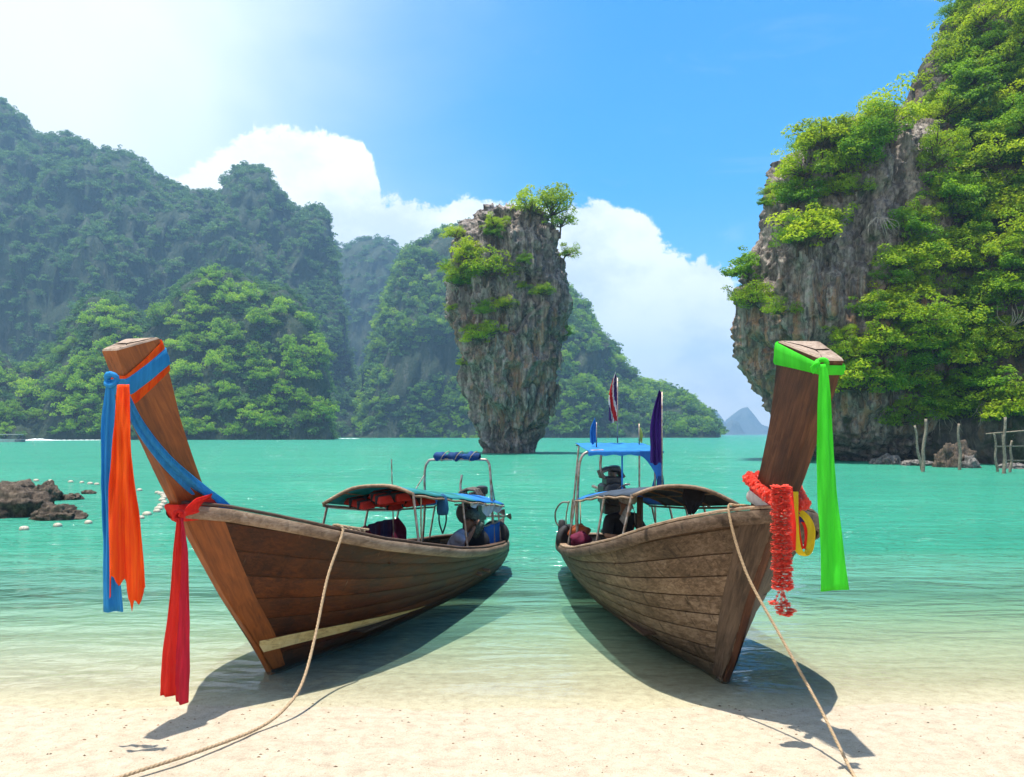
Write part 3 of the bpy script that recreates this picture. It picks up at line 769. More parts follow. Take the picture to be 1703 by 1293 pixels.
for i, (px, py, sz, kd, lab) in enumerate(TS):
    p, nn = tower_s.pick(px, py + 8)
    out = Vector((nn.x, nn.y - 0.4, 0))
    place_tree((near_trees if kd == 'n' else up_trees)[i % (6 if kd == 'n' else 3)], p - out.normalized() * 0.15, sz * (1.32 if kd == 'n' else 1.35), lab, 'shrubs on the rock tower', out, 'bush' if kd == 'n' else 'tree', 'bush' if kd == 'n' else 'tree', 0.9)

# shrubs on the bare rock head
AS = [(1205, 502, 1.2, 'pale tuft of leaves jutting into the sky from the cliff left edge'), (1250, 468, 2.0, 'round bright bush on the left edge of the bare cliff'), (1262, 512, 2.2, 'drooping bush on the left side of the bare cliff'), (1292, 520, 1.5, 'small bush right of the drooping bush on the bare cliff'), (1340, 402, 2.5, 'large yellow green bush in the middle of the bare cliff'), (1318, 412, 2.0, 'bush on the lower left of the large cliff bush'), (1365, 385, 2.1, 'bush on the right of the large cliff bush'), (1322, 352, 2.2, 'bright bush above the large bush on the cliff'), (1300, 330, 1.7, 'bush near the upper left edge of the bare cliff'), (1342, 300, 2.3, 'dense bush on the upper face of the bare cliff'), (1360, 250, 2.3, 'bush under the jagged summit of the bare cliff'), (1335, 255, 1.8, 'bush on the upper left crest of the bare cliff'), (1400, 290, 2.3, 'wide bush on the upper middle of the bare cliff'), (1425, 270, 2.2, 'bush under the top of the bare cliff, toward the slope'), (1385, 230, 1.7, 'small bush left of the jagged summit of the cliff'), (1420, 325, 1.4, 'small hanging bush on the dark part of the cliff'), (1400, 318, 1.5, 'bush below the wide upper bush of the cliff'), (1455, 245, 2.6, 'tall leafy bush right of the jagged summit'), (1275, 320, 0.9, 'spiky little plant on the upper left edge of the cliff'), (1268, 340, 0.7, 'tiny plant on the left edge of the cliff'), (1400, 560, 1.3, 'yellow bush on the cliff beside the green knot'), (1412, 590, 1.5, 'yellow green bush right of the prow with the green sash')]
for i, (px, py, sz, lab) in enumerate(AS):
    p, nn = head_s.pick(max(px, 1228), py + 8)
    out = Vector((nn.x - 0.2, nn.y - 0.5, 0))
    place_tree(near_trees[(i * 5) % 6], p - out.normalized() * 0.15, sz * 1.12, lab, 'bushes on the bare cliff', out, 'bush', 'bush', 0.9)
for i, (px, py, sz, lab) in enumerate([(1490, 205, 3.4, 'dark branched tree on the skyline between cliff and slope'), (1525, 200, 3.0, 'leafy skyline tree in the notch above the slope'), (1470, 190, 2.4, 'skyline tree beside the jagged cliff summit'), (1612, 30, 3.2, 'feathery tree leaning out at the top right skyline'), (1588, 100, 3.0, 'airy tree on the right skyline below the feathery one')]):
    p, nn = (head_s if px < 1500 else slope_s).pick(px, py + 40)
    place_tree(up_trees[i % 3], p, sz * 0.95, lab, 'trees on the right skyline', Vector((-1, -0.3, 0)), sz=0.95)

# trees covering the slope
left_b = lambda y: np.interp(y, [60, 200, 330, 420, 520, 600, 660, 740], [1585, 1545, 1505, 1475, 1440, 1425, 1400, 1385])
ZONES = [(0, 250, 'bright tree on the high part of the overgrown slope', 'trees on the high slope'), (250, 480, 'bright tree on the middle of the overgrown slope', 'trees on the middle slope'), (480, 800, 'bright tree low on the slope above the water', 'trees on the low slope')]
cells = []
for yy in np.arange(-60, 735, 42):
    for xx in np.arange(1380, 1790, 45):
        x = xx + rng.uniform(-17, 17); y = yy + rng.uniform(-16, 16)
        if x < left_b(max(y, 60)) - 4: continue
        if 1668 < x < 1760 and 420 < y < 640 and rng.random() < 0.85: continue       # bare rock at the right edge
        if y > 705 and rng.random() < 0.5: continue
        cells.append((x, y))
LEAFW = ['bright green', 'deep green', 'yellow green', 'bright green', 'bright green', 'deep green']
for i, (x, y) in enumerate(cells):
    p, nn = slope_s.pick(x, y + 10)
    if x < 1600 and y > 150:
        p2, n2 = head_s.pick(x, y + 10)
        q = (CX + p2.x / p2.y * F - x) ** 2 + (HY - (p2.z - H) / p2.y * F - y - 10) ** 2
        q1 = (CX + p.x / p.y * F - x) ** 2 + (HY - (p.z - H) / p.y * F - y - 10) ** 2
        if (q < 300 and p2.y < p.y) or q1 > 900: p, nn = p2, n2
    if p.z < 2.2: continue
    out = Vector((nn.x - 0.15, nn.y - 0.5, 0))
    kz = 0 if y < 250 else 1 if y < 480 else 2; kx = 0 if x < 1560 else 1; v_ = (i * 7 + 3) % 6
    lab = LEAFW[v_] + ' tree ' + ('high on', 'halfway up', 'low on')[kz] + ' the overgrown slope, ' + ('next to the bare cliff', 'toward the right edge')[kx]
    place_tree(near_trees[v_], p - out.normalized() * 0.2, rng.uniform(1.7, 2.9) * (0.7 if y > 690 else 1), lab, 'trees ' + ('high', 'halfway up', 'low')[kz] + ' on the slope', out, sz=rng.uniform(0.8, 1.05))

# trees on the sunlit hill, each its own
o_, sf, V_, F_ = H0
n_hill = 0
for yy in np.arange(455, 722, 22.0):
    for xx in np.arange(-20, 545, 37.0):
        x = xx + rng.uniform(-13, 13); y = yy + rng.uniform(-8, 8)
        if y < np.interp(x, [q[0] for q in hill0], [q[1] for q in hill0]) + 2 or n_hill >= 118: continue
        if rng.random() < 0.18: continue
        p, nn = sf.pick(x, y)
        place_tree(hill_trees[n_hill % 5], p + Vector((0, 0.5, -0.6)), rng.uniform(4.2, 7.4), 'rounded green tree on the sunlit hill, ' + ('near its crest' if y < 540 else 'halfway up' if y < 640 else 'just above the water') + (', left of the left prow' if x < 165 else ', behind the left prow' if x < 310 else ', right of the left prow'), 'trees on the sunlit hill', Vector((nn.x, nn.y, 0)), sz=rng.uniform(0.8, 1.15))
        n_hill += 1


def forest(name, src, count, smin, smax, variants, label, seed, thresh=0.40, nscale=60):
    """a far wood that reads as one mass: crowns instanced on points of the mountain side"""
    V, Fc = src[2], src[3]
    r = np.random.default_rng(seed)
    a, b, c_, d = [V[Fc[:, i]] for i in range(4)]
    area = np.linalg.norm(np.cross(c_ - a, d - b), axis=1) / 2
    cen = (a + c_) / 2
    area = area * (cen[:, 2] > 1.0)
    idx = r.choice(len(Fc), count * 2, p=area / area.sum())
    u, v = r.random((2, len(idx), 1))
    P = (a[idx] * (1 - u) + b[idx] * u) * (1 - v) + (d[idx] * (1 - u) + c_[idx] * u) * v
    keep = fbm(P[:, 0] / nscale, P[:, 1] / nscale, P[:, 2] / (nscale * 0.7), 3, seed) > -thresh
    P = P[keep][:count]
    P[:, 2] -= 0.8
    me = bpy.data.meshes.new(name); me.vertices.add(len(P)); me.vertices.foreach_set('co', P.astype(np.float32).ravel())
    col = bpy.data.collections.new(name + '_crowns')
    for tk, cr in variants:
        col.objects.link(bpy.data.objects.new('crown', cr))
    ng = bpy.data.node_groups.new(name, 'GeometryNodeTree')
    ng.interface.new_socket('Geometry', in_out='INPUT', socket_type='NodeSocketGeometry')
    ng.interface.new_socket('Geometry', in_out='OUTPUT', socket_type='NodeSocketGeometry')
    N = ng.nodes; L = ng.links
    gi = N.new('NodeGroupInput'); go = N.new('NodeGroupOutput')
    ci = N.new('GeometryNodeCollectionInfo'); ci.inputs[0].default_value = col; ci.inputs[1].default_value = True; ci.inputs[2].default_value = True
    ip = N.new('GeometryNodeInstanceOnPoints'); ip.inputs['Pick Instance'].default_value = True
    rv = N.new('FunctionNodeRandomValue'); rv.data_type = 'FLOAT_VECTOR'; rv.inputs[0].default_value = (-0.25, -0.25, 0); rv.inputs[1].default_value = (0.25, 0.25, 6.28)
    rs = N.new('FunctionNodeRandomValue'); rs.data_type = 'FLOAT'; rs.inputs[2].default_value = smin; rs.inputs[3].default_value = smax; rs.inputs['Seed'].default_value = 5
    L.new(gi.outputs[0], ip.inputs['Points']); L.new(ci.outputs[0], ip.inputs['Instance'])
    L.new(rv.outputs[0], ip.inputs['Rotation']); L.new(rs.outputs[1], ip.inputs['Scale']); L.new(ip.outputs[0], go.inputs[0])
    o = link(name, me); md = o.modifiers.new('forest', 'NODES'); md.node_group = ng
    return tag(o, label, 'forest', kind='stuff')


forest('forest', T1, 7000, 2.6, 5.6, far_trees, 'hazy forest covering the high mountain at the left', 1, 0.42)
forest('forest', T3, 4200, 2.4, 5.4, far_trees + hill_trees[:3], 'forest covering the mountain behind the rock tower', 2, 0.36)
forest('forest', T2, 1200, 3.5, 6.5, far_trees, 'hazy forest on the small summit in the gap', 3, 0.5)
forest('forest', H0, 1500, 2.0, 4.0, far_trees, 'green undergrowth between the trees of the sunlit hill', 4, 0.30, 40)  # dark leaf colour paints the shade in the gaps between the hill trees

# ------------------------------------------------------------------ haze: the air itself
hb = MB()
hx, hy0, hy1, hz0, hz1 = 3400, -160, 3400, -4.5, 380
hb.add([(-hx, hy0, hz0), (hx, hy0, hz0), (hx, hy1, hz0), (-hx, hy1, hz0), (-hx, hy0, hz1), (hx, hy0, hz1), (hx, hy1, hz1), (-hx, hy1, hz1)],
       [(3, 2, 1, 0), (4, 5, 6, 7), (0, 1, 5, 4), (1, 2, 6, 5), (2, 3, 7, 6), (3, 0, 4, 7)])
m = bpy.data.materials.new('haze_air'); m.use_nodes = True; t = NT(m.node_tree)
vol = t.n('ShaderNodeVolumePrincipled', {'Color': (0.38, 0.68, 1.0, 1), 'Density': 0.00042, 'Anisotropy': 0.25})
t.t.links.new(vol.outputs[0], t.n('ShaderNodeOutputMaterial').inputs['Volume'])
tag(hb.build('haze', m, smooth=False), 'thin sea haze filling the bay', kind='stuff')


# ------------------------------------------------------------------ long-tail boats
I = np.interp
ZG_T = [-1.45, -1.0, -0.5, 0, 0.7, 1.6, 2.85, 4.0, 5.2, 6.4]
ZG_Z = [1.83, 1.75, 1.60, 1.45, 1.27, 1.09, 0.86, 0.70, 0.59, 0.55]
WB = ([0, 0.6, 1.3, 2.0, 2.7, 3.5, 4.9, 6.2, 7], [0.035, 0.13, 0.27, 0.36, 0.43, 0.48, 0.44, 0.36, 0.30])
WG = ([0, 0.3, 0.7, 1.1, 1.6, 2.3, 3.2, 4.2, 5.5, 6.5, 7.0, 7.35, 7.6], [0.03, 0.36, 0.66, 0.84, 0.92, 0.97, 0.98, 0.96, 0.87, 0.77, 0.69, 0.56, 0.40])
zg = lambda t_: I(t_, ZG_T, ZG_Z)


class Boat:
    """local frame: x forward (t = -x runs aft from the stem foot), y to the side the camera sees times sg, z up"""
    def __init__(self, root, sg, stem, aft):
        self.root, self.sg, self.stem, self.aft = root, sg, stem, aft
    def tstem(self, z): return I(z, [p[1] for p in self.stem], [p[0] for p in self.stem])
    def t0(self, v):
        t_ = -0.5 * v
        for _ in range(25): t_ = self.tstem(-0.02 + (zg(t_) + 0.02) * v)
        return float(t_)
    def tend(self, v): return 5.85 + 0.5 * v
    def sec(self, t_, v):
        """half-width and height of the hull at station t and girth fraction v"""
        x = max(0.0, t_ - self.t0(v))
        wb, wg_ = I(x, *WB), I(x, *WG) * (I(x, [0, 0.3, 0.7, 1.1, 1.6, 2.4], [0.9, 0.66, 0.74, 0.83, 0.92, 1.0]) if self.sg > 0 else 1.0)
        hollow = 0.03 * math.exp(-x / 0.9) * math.sin(math.pi * v)
        wv = wb + (wg_ - wb) * (v ** 0.75) - hollow * wg_
        z = -0.02 + (zg(t_) + 0.02) * v
        return max(wv, 0.02), z
    def P(self, t_, v, side=1, off=0.0):
        wv, z = self.sec(t_, v)
        return Vector((-t_, self.sg * side * (wv + off), z))
    def L(self, t_, w_, z): return Vector((-t_, self.sg * w_, z))


def build_hull(b, mats, n_str, gap, joints, bottom_mat=None):
    root, rnd_ = b.root, random.Random(n_str)
    # inner shell
    mb = MB(); vs = np.linspace(0, 1, 12)
    for side in (1, -1):
        rows = []
        for u in np.linspace(0, 1, 48):
            row = []
            for v in [-0.12, -0.06] + list(vs):
                vv = max(v, 0); t0, t1 = b.t0(vv), b.tend(vv); t_ = t0 + (t1 - t0) * u ** 1.25
                p = b.P(t_, vv, side, -0.022)
                if v < 0:
                    k = 0.0 if v < -0.1 else 0.6
                    p = Vector((p.x, p.y * k, -0.02 - (0.14 if v < -0.1 else 0.10) * min(1, u * 3)))
                row.append(p)
            rows.append(row)
        mb.grid(rows)
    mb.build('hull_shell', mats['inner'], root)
    # strakes, each in two planks
    vb = np.linspace(0.0, 0.93, n_str + 1)
    for side in (1, -1):
        for s in range(n_str):
            v0, v1 = vb[s] + gap, vb[s + 1] - gap
            cut = joints[s % len(joints)] if side == 1 else joints[(s + 2) % len(joints)]
            for a, e in ((0, cut), (cut + 0.0012, 1)):
                rows = []
                for u in np.linspace(a, e, 22 if a == 0 else 12):
                    row = []
                    for v, off in ((v0, -0.03), (v0, -0.004), (v0 + 0.18 * (v1 - v0), 0.002), (0.5 * (v0 + v1), 0.006), (v1 - 0.18 * (v1 - v0), 0.003), (v1, -0.004), (v1, -0.03)):
                        t0, t1 = b.t0(v), b.tend(v)
                        row.append(b.P(t0 + (t1 - t0) * u ** 1.25, v, side, off))
                    rows.append(row)
                mb = MB(); mb.grid(rows)
                mb.build('plank', bottom_mat if (bottom_mat and s < 1) else mats['plank'], root, angle=40)
        # bow cheek board lying over the plank ends
        rows = []
        for v in np.linspace(0.03, 0.965, 16):
            dx = I(v, [0, 0.3, 1.0], [0.16, 0.24, 0.28] if b.sg > 0 else [0.15, 0.20, 0.21]); t0 = b.t0(v)
            rows.append([b.P(t0 + dx * s_, v, side, o_) for s_, o_ in ((0.0, 0.012), (0.3, 0.014), (0.65, 0.014), (0.97, 0.014), (1.0, -0.004))])
        mb = MB(); mb.grid(rows); mb.build('cheek_board', mats['stem'], root, angle=40)
    # rails: outer rubbing strake, top cap
    def rail(name, prof, mat):
        path = []
        for side in (1, -1):
            seg = []
            t0 = b.t0(1.0) + 0.02
            for u in np.linspace(0, 1, 46):
                t_ = t0 + (b.tend(1.0) - t0) * u
                w_, z = b.sec(t_, 1.0); seg.append((t_, w_ * side, z))
            path.append(seg)
        full = path[0] + [(b.tend(1) + 0.07, 0.25, zg(6.3) + 0.005), (b.tend(1) + 0.10, 0.0, zg(6.3) + 0.005), (b.tend(1) + 0.07, -0.25, zg(6.3) + 0.005)] + path[1][::-1]
        rows = []
        for i, (t_, w_, z) in enumerate(full):
            a, c_ = full[max(0, i - 1)], full[min(len(full) - 1, i + 1)]
            d = Vector((c_[0] - a[0], c_[1] - a[1], 0)).normalized(); nr = Vector((-d.y, d.x, 0))      # outward in (t, w)
            rows.append([Vector((-(t_ + nr.x * o_), b.sg * (w_ + nr.y * o_), z + dz)) for o_, dz in prof + prof[:1]])
        mb = MB(); mb.grid(rows); return mb.build(name, mat, root, angle=45)
    rail('rubbing_strake', [(0.0, 0.0), (0.035, -0.005), (0.048, -0.03), (0.048, -0.085), (0.03, -0.115), (0.0, -0.12), (-0.01, -0.06)], mats['rail'])
    rail('gunwale_cap', [(-0.09, 0.012), (-0.085, 0.03), (0.0, 0.034), (0.022, 0.024), (0.024, 0.006), (-0.04, 0.002)], mats['cap'])
    # transom planks
    for k in range(4):
        v0, v1 = k / 4 + 0.006, (k + 1) / 4 - 0.006
        rows = []
        for s_ in np.linspace(-1, 1, 9):
            r_ = []
            for v, dx in ((v0, 0.0), (v0, 0.03), (v1, 0.03), (v1, 0.0)):
                w_, z = b.sec(b.tend(v), v); r_.append(Vector((-(b.tend(v) + dx + 0.07 * (1 - s_ * s_)), b.sg * s_ * w_, z)))
            rows.append(r_)
        mb = MB(); mb.grid(rows); mb.build('transom_plank', mats['plank'], root, angle=40)
    # floor boards, thwarts and foredeck
    for k in range(5):
        y = -0.44 + k * 0.22; mb = MB(); rows = []
        for t_ in np.linspace(0.9, 5.7, 14):
            z = 0.16 + 0.5 * max(0, 2.2 - t_) ** 2 * 0.06
            rows.append([b.L(t_, y + dy, z + dz) for dy, dz in ((-0.105, -0.02), (-0.105, 0), (0.105, 0), (0.105, -0.02))])
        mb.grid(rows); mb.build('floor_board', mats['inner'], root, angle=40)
    for t_ in (1.1, 2.4, 3.6, 4.9):
        w_, z = b.sec(t_, 0.82); mb = MB(); mb.box(b.L(t_, 0, z), (0.22, 2 * w_ - 0.03, 0.035)); mb.build('thwart', mats['inner'], root, angle=40)
    for k, t_ in enumerate(np.arange(b.t0(1) + 0.28, 0.25, 0.17)):
        w_, z = b.sec(t_, 0.975); w2, z2 = b.sec(t_ + 0.16, 0.975)
        mb = MB()
        V = [b.L(t_, -w_ + .03, z), b.L(t_, w_ - .03, z), b.L(t_ + .16, w2 - .03, z2), b.L(t_ + .16, -w2 + .03, z2)]
        mb.add(V + [p - Vector((0, 0, .03)) for p in V], [(0, 1, 2, 3), (7, 6, 5, 4), (0, 4, 5, 1), (1, 5, 6, 2), (2, 6, 7, 3), (3, 7, 4, 0)])
        mb.build('deck_board', mats['cap'], root, smooth=False)


class Post:
    """prow post: matched front and aft edge points (t, z) with half-widths"""
    def __init__(self, b, fr, af, hf, ha):
        self.b, self.n = b, len(fr); self.fr, self.af, self.hf, self.ha = fr, af, hf, ha
        self.s = np.linspace(0, 1, self.n)
    def sect(self, s, off=0.0):
        f = [I(s, self.s, [p[k] for p in self.fr]) for k in (0, 1)]
        a = [I(s, self.s, [p[k] for p in self.af]) for k in (0, 1)]
        hf, ha = I(s, self.s, self.hf) + off, I(s, self.s, self.ha) + off
        d = Vector((a[0] - f[0], a[1] - f[1])); d.normalize()
        f = (f[0] - d.x * off, f[1] - d.y * off); a = (a[0] + d.x * off, a[1] + d.y * off)
        pts = []
        def mixp(k, wd, inset=0.0):
            return (f[0] + (a[0] - f[0]) * k, wd, f[1] + (a[1] - f[1]) * k)
        e = 0.04
        for k, wd in ((0, hf - .012), (e, hf), (0.5, (hf + ha) / 2), (1 - e, ha), (1, ha - .015), (1, -ha + .015), (1 - e, -ha), (0.5, -(hf + ha) / 2), (e, -hf), (0, -hf + .012)):
            pts.append(mixp(k, wd))
        return pts
    def ring(self, s_list, off):
        """one cross-section loop; s_list gives s at front and aft so that the loop can tilt"""
        P0, P1 = self.sect(s_list[0], off), self.sect(s_list[1], off)
        ks = [0, .04, .5, .96, 1, 1, .96, .5, .04, 0]
        return [self.b.L(*(p0[i] + (p1[i] - p0[i]) * k for i in range(3))) for p0, p1, k in zip(P0, P1, ks)]
    def build(self, mat, endmat, name='prow_post'):
        mb = MB(); rows = [self.ring((s, s), 0) for s in np.linspace(0, 1, 26)]
        for r_ in rows: r_.append(r_[0])
        mb.grid(rows)
        o = mb.build(name, mat, self.b.root, angle=30)
        mb = MB(); rr_ = self.ring((1, 1), 0); c_ = sum(rr_, Vector()) / len(rr_)
        axis_ = (rr_[0] - self.ring((0.9, 0.9), 0)[0]).normalized()
        inner = [c_ + (p - c_) * 0.93 + axis_ * 0.012 for p in rr_]
        mb.add(rr_ + inner + [c_ + axis_ * 0.006], [(i, (i + 1) % 10, 10 + (i + 1) % 10, 10 + i) for i in range(10)] + [(10 + i, 10 + (i + 1) % 10, 20) for i in range(10)])
        cap_ = mb.build('end_grain', endmat, o, angle=30)
        for k in range(3):                                       # drying cracks in the end grain
            mb = MB(); e1 = inner[(1, 4, 7)[k]]; cc = c_ + axis_ * 0.008
            mid = cc.lerp(e1, 0.5) + Vector((0.02 * (k - 1), 0.02, 0))
            mb.tube([cc, mid, cc.lerp(e1, 0.93)], [0.006, 0.005, 0.002], 5); mb.build('crack', M['seam'], cap_)
        return o


def band(post, name, mat, spec, parent=None):
    """cloth wound round the post: spec = list of (s_front, s_aft, offset) across the width"""
    rows = []
    for k, (sf_, sa_, off) in enumerate(spec):
        r_ = post.ring((sf_, sa_), off); r_.append(r_[0]); rows.append(r_)
    mb = MB(); mb.grid(rows)
    o = mb.build(name, mat, parent)
    o.matrix_world = post.b.root.matrix_world if parent is None else Matrix.Identity(4)
    return o


def strip(name, mat, path, widths, folds=3, amp=0.02, nw=25, seed=0, wdir=Vector((1, 0, 0)), hem=None, mats=None, matf=None, parent=None, tightness=0.3, thick=0.0):
    """hanging or stretched cloth: world path, width per point, pleats across"""
    P = catmull(path, 10); n = len(P)
    wl = np.interp(np.linspace(0, 1, n), np.linspace(0, 1, len(widths)), widths)
    rr = random.Random(seed); ph = [rr.uniform(0, 6.28) for _ in range(8)]
    rows = []
    for i, p in enumerate(P):
        u = i / (n - 1)
        d = (P[min(i + 1, n - 1)] - P[max(i - 1, 0)]).normalized()
        wd = (wdir - d * wdir.dot(d)).normalized(); nm = wd.cross(d).normalized()
        row = []
        for j in range(nw):
            s = j / (nw - 1) - 0.5
            ampu = amp * (tightness + (1 - tightness) * min(1, u * 1.6))
            z = ampu * float(2.6 * fbm(np.array([s * folds * 1.9 + ph[0] + 0.25 * math.sin(4 * u + ph[1])]), np.array([u * 2.2 + seed]), np.array([0.0]), 4, seed)[0] + 0.6 * math.sin(2 * math.pi * folds * 0.8 * s + ph[2]))
            x = s * wl[i] * (1 + 0.05 * math.sin(9 * u + ph[4]))
            q = p + wd * x + nm * z
            if hem and i == n - 1: q = q + d * hem(s)
            elif hem: q = q + d * hem(s) * max(0, (u - 0.75) / 0.25)
            row.append(q)
        rows.append(row)
    mb = MB(); mb.grid(rows)
    if matf: mb.mi = [matf((k % (nw - 1)) / (nw - 2), (k // (nw - 1)) / (n - 1)) for k in range(len(mb.f))]
    o = mb.build(name, mats or mat, parent)
    md = o.modifiers.new('thickness', 'SOLIDIFY'); md.thickness = 0.003; md.offset = 0
    return o


def knot(mb, c_, r_, seed=0):
    rr = random.Random(seed)
    for k in range(3):
        a = rr.uniform(0, 3.1); pts = []
        for i in range(13):
            q = i / 12 * 2 * math.pi
            v_ = Vector((math.cos(q) * r_ * 0.75, 0.35 * r_ * math.sin(2 * q + a), math.sin(q) * r_))
            pts.append(Vector(c_) + Matrix.Rotation(a + k, 3, 'Y') @ v_)
        mb.tube(pts, r_ * 0.42, 8)


def rope(name, pts, r_, mat, label, parent=None, strands=3, n=26):
    P = catmull(pts, n); mb = MB()
    T = [(P[min(i + 1, len(P) - 1)] - P[max(i - 1, 0)]).normalized() for i in range(len(P))]
    L_ = [0]
    for i in range(1, len(P)): L_.append(L_[-1] + (P[i] - P[i - 1]).length)
    for s in range(strands):
        q = []
        # resample along length so that the lay of the rope is even
        m_ = int(L_[-1] / (r_ * 1.3))
        for k in range(m_ + 1):
            l = L_[-1] * k / m_; i = min(max(int(np.searchsorted(L_, l)), 1), len(P) - 1)
            f = (l - L_[i - 1]) / max(1e-9, L_[i] - L_[i - 1]); p = P[i - 1].lerp(P[i], f); d = T[i]
            a = d.cross(Vector((0.2, 0.1, 1))).normalized(); b_ = a.cross(d); an = l / (r_ * 7.5) * 2 * math.pi + s * 2 * math.pi / strands
            q.append(p + (a * math.cos(an) + b_ * math.sin(an)) * r_ * 0.5)
        mb.tube(q, r_ * 0.62, 5)
    o = mb.build(name, mat, parent)
    return tag(o, label, 'rope') if label else o


def boat_root(name, foot, ang, label):
    o = empty(name, foot, ang); tag(o, label, 'boat')
    bpy.context.view_layer.update()
    return o


LF = Vector((-2.45, 7.63, 0)); LA = R(17.5); la = Vector((-math.sin(LA), -math.cos(LA)))
RF = Vector((2.08, 7.35, 0)); RA = R(6); ra_ = Vector((math.sin(RA), -math.cos(RA)))
left = boat_root('longtail_boat', LF, math.atan2(la.y, la.x), 'varnished brown wooden long boat with orange and blue sashes on its prow')
right = boat_root('longtail_boat', RF, math.atan2(ra_.y, ra_.x), 'weathered grey brown wooden long boat with a green sash on its prow')
bl = Boat(left, 1, [(0.0, -0.02), (-0.28, 0.35), (-0.74, 0.92), (-1.12, 1.47), (-1.33, 1.80), (-1.5, 2.1)], None)
br = Boat(right, -1, [(0.0, -0.02), (-0.23, 0.27), (-0.60, 0.90), (-1.12, 1.62), (-1.30, 1.83), (-1.5, 2.05)], None)
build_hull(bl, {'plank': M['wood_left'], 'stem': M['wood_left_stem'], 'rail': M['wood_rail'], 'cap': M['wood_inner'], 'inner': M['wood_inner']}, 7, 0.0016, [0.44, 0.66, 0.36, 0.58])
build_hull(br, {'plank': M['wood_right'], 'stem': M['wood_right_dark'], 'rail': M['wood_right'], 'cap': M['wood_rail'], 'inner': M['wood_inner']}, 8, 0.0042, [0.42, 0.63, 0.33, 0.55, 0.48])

# prow posts
pl = Post(bl, [(-0.02, -0.04), (-0.28, 0.35), (-0.75, 0.92), (-1.135, 1.47), (-1.34, 1.80), (-1.50, 2.05), (-1.74, 2.47), (-1.91, 2.79), (-2.02, 3.03)],
          [(0.14, -0.04), (-0.10, 0.38), (-0.52, 0.97), (-0.88, 1.52), (-1.02, 1.74), (-1.22, 2.10), (-1.42, 2.50), (-1.55, 2.86), (-1.68, 3.16)],
          [0.03, 0.035, 0.04, 0.045, 0.05, 0.055, 0.065, 0.075, 0.08], [0.03, 0.05, 0.08, 0.11, 0.13, 0.14, 0.15, 0.16, 0.17])
pl.build(M['wood_left_stem'], M['wood_end'])
pr_ = Post(br, [(-0.02, -0.04), (-0.23, 0.27), (-0.61, 0.90), (-1.12, 1.62), (-1.33, 1.83), (-1.48, 2.02), (-1.72, 2.40), (-1.90, 2.68), (-2.02, 2.92)],
           [(0.14, -0.04), (-0.06, 0.32), (-0.42, 0.97), (-0.80, 1.66), (-0.90, 1.83), (-1.08, 2.08), (-1.28, 2.46), (-1.40, 2.80), (-1.48, 3.12)],
           [0.03, 0.035, 0.04, 0.045, 0.05, 0.055, 0.065, 0.075, 0.08], [0.03, 0.05, 0.08, 0.11, 0.13, 0.14, 0.15, 0.16, 0.17])
pr_.build(M['wood_right_post'], M['wood_end'])

# painted stripe on the left boat and worn foot irons
rows = []
for u in np.linspace(0, 1, 26):
    t_ = -0.27 + 2.75 * u
    zc, hh = I(t_, [-0.3, 0.0, 0.9, 2.4], [0.31, 0.30, 0.255, 0.15]), I(t_, [-0.3, 0.3, 1.0, 2.48], [0.065, 0.06, 0.05, 0.004])
    row = []
    for k in (-1, -0.33, 0.33, 1):
        v = (zc + k * hh + 0.02) / (zg(t_) + 0.02); tt = max(t_, bl.t0(v) + 0.005)
        row.append(bl.P(tt, v, 1, 0.021 if tt < bl.t0(v) + 0.36 else 0.016))
    rows.append(row)
mb = MB(); mb.grid(rows); mb.build('painted_stripe', M['stripe'], left)
mb = MB(); mb.tube([br.L(-0.03, 0, 0.02), br.L(0.1, 0, -0.02), br.L(0.7, 0, -0.08)], [0.05, 0.06, 0.05], 8); mb.build('keel_shoe', M['wood_right_dark'], right)
mb = MB(); mb.tube([bl.L(-0.03, 0, 0.02), bl.L(0.1, 0, -0.02), bl.L(0.7, 0, -0.08)], [0.04, 0.05, 0.05], 8); mb.build('keel_shoe', M['wood_left'], left)


def local_tube(b, name, pts, r_, mat, n=8, parent=None, smooth_n=0):
    P = [b.L(*p) for p in pts]
    if smooth_n: P = catmull(P, smooth_n)
    mb = MB(); mb.tube(P, r_, n); return mb.build(name, mat, parent or b.root, angle=50)


def canopy(b, t0, t1, wn, wf, zn, zf, rise, mat, rim, ribs=4, blue_from=None, mat2=None):
    """arched awning on hoops: zn/zf give edge heights (near, far) at several stations"""
    rows = []; ts = np.linspace(t0, t1, 22)
    def pt(t_, k, dz=0.0):
        w_ = wf + (wn - wf) * k
        z = I(t_, zf[0], zf[1]) * (1 - k) + I(t_, zn[0], zn[1]) * k + rise * (1 - (2 * k - 1) ** 2)
        return b.L(t_, w_, z + dz + 0.008 * math.sin(t_ * 9) * math.sin(k * 14))
    for t_ in ts: rows.append([pt(t_, k) for k in np.linspace(0, 1, 15)])
    mb = MB(); mb.grid(rows)
    if blue_from: mb.mi = [1 if (ts[k // 14] > blue_from) else 0 for k in range(len(mb.f))]
    c_ = mb.build('canopy', [mat, mat2] if mat2 else mat, b.root)
    c_.modifiers.new('thickness', 'SOLIDIFY').thickness = 0.008
    for i, t_ in enumerate(np.linspace(t0, t1, ribs)):
        mb = MB(); mb.tube([pt(t_, k, -0.018) for k in np.linspace(0, 1, 11)], 0.014, 6); mb.build('canopy_hoop', rim, c_)
    for k in (0, 0.25, 0.75, 1):
        mb = MB(); mb.tube([pt(t_, k, -0.03) for t_ in ts], 0.016 if k in (0, 1) else 0.010, 6); mb.build('canopy_rail', rim, c_)
    mb = MB(); mb.tube([pt(t0 - 0.01, k, -0.004) for k in np.linspace(0, 1, 13)], 0.022, 6); mb.build('canopy_edge', M['wood_rail'], c_)
    return c_, pt


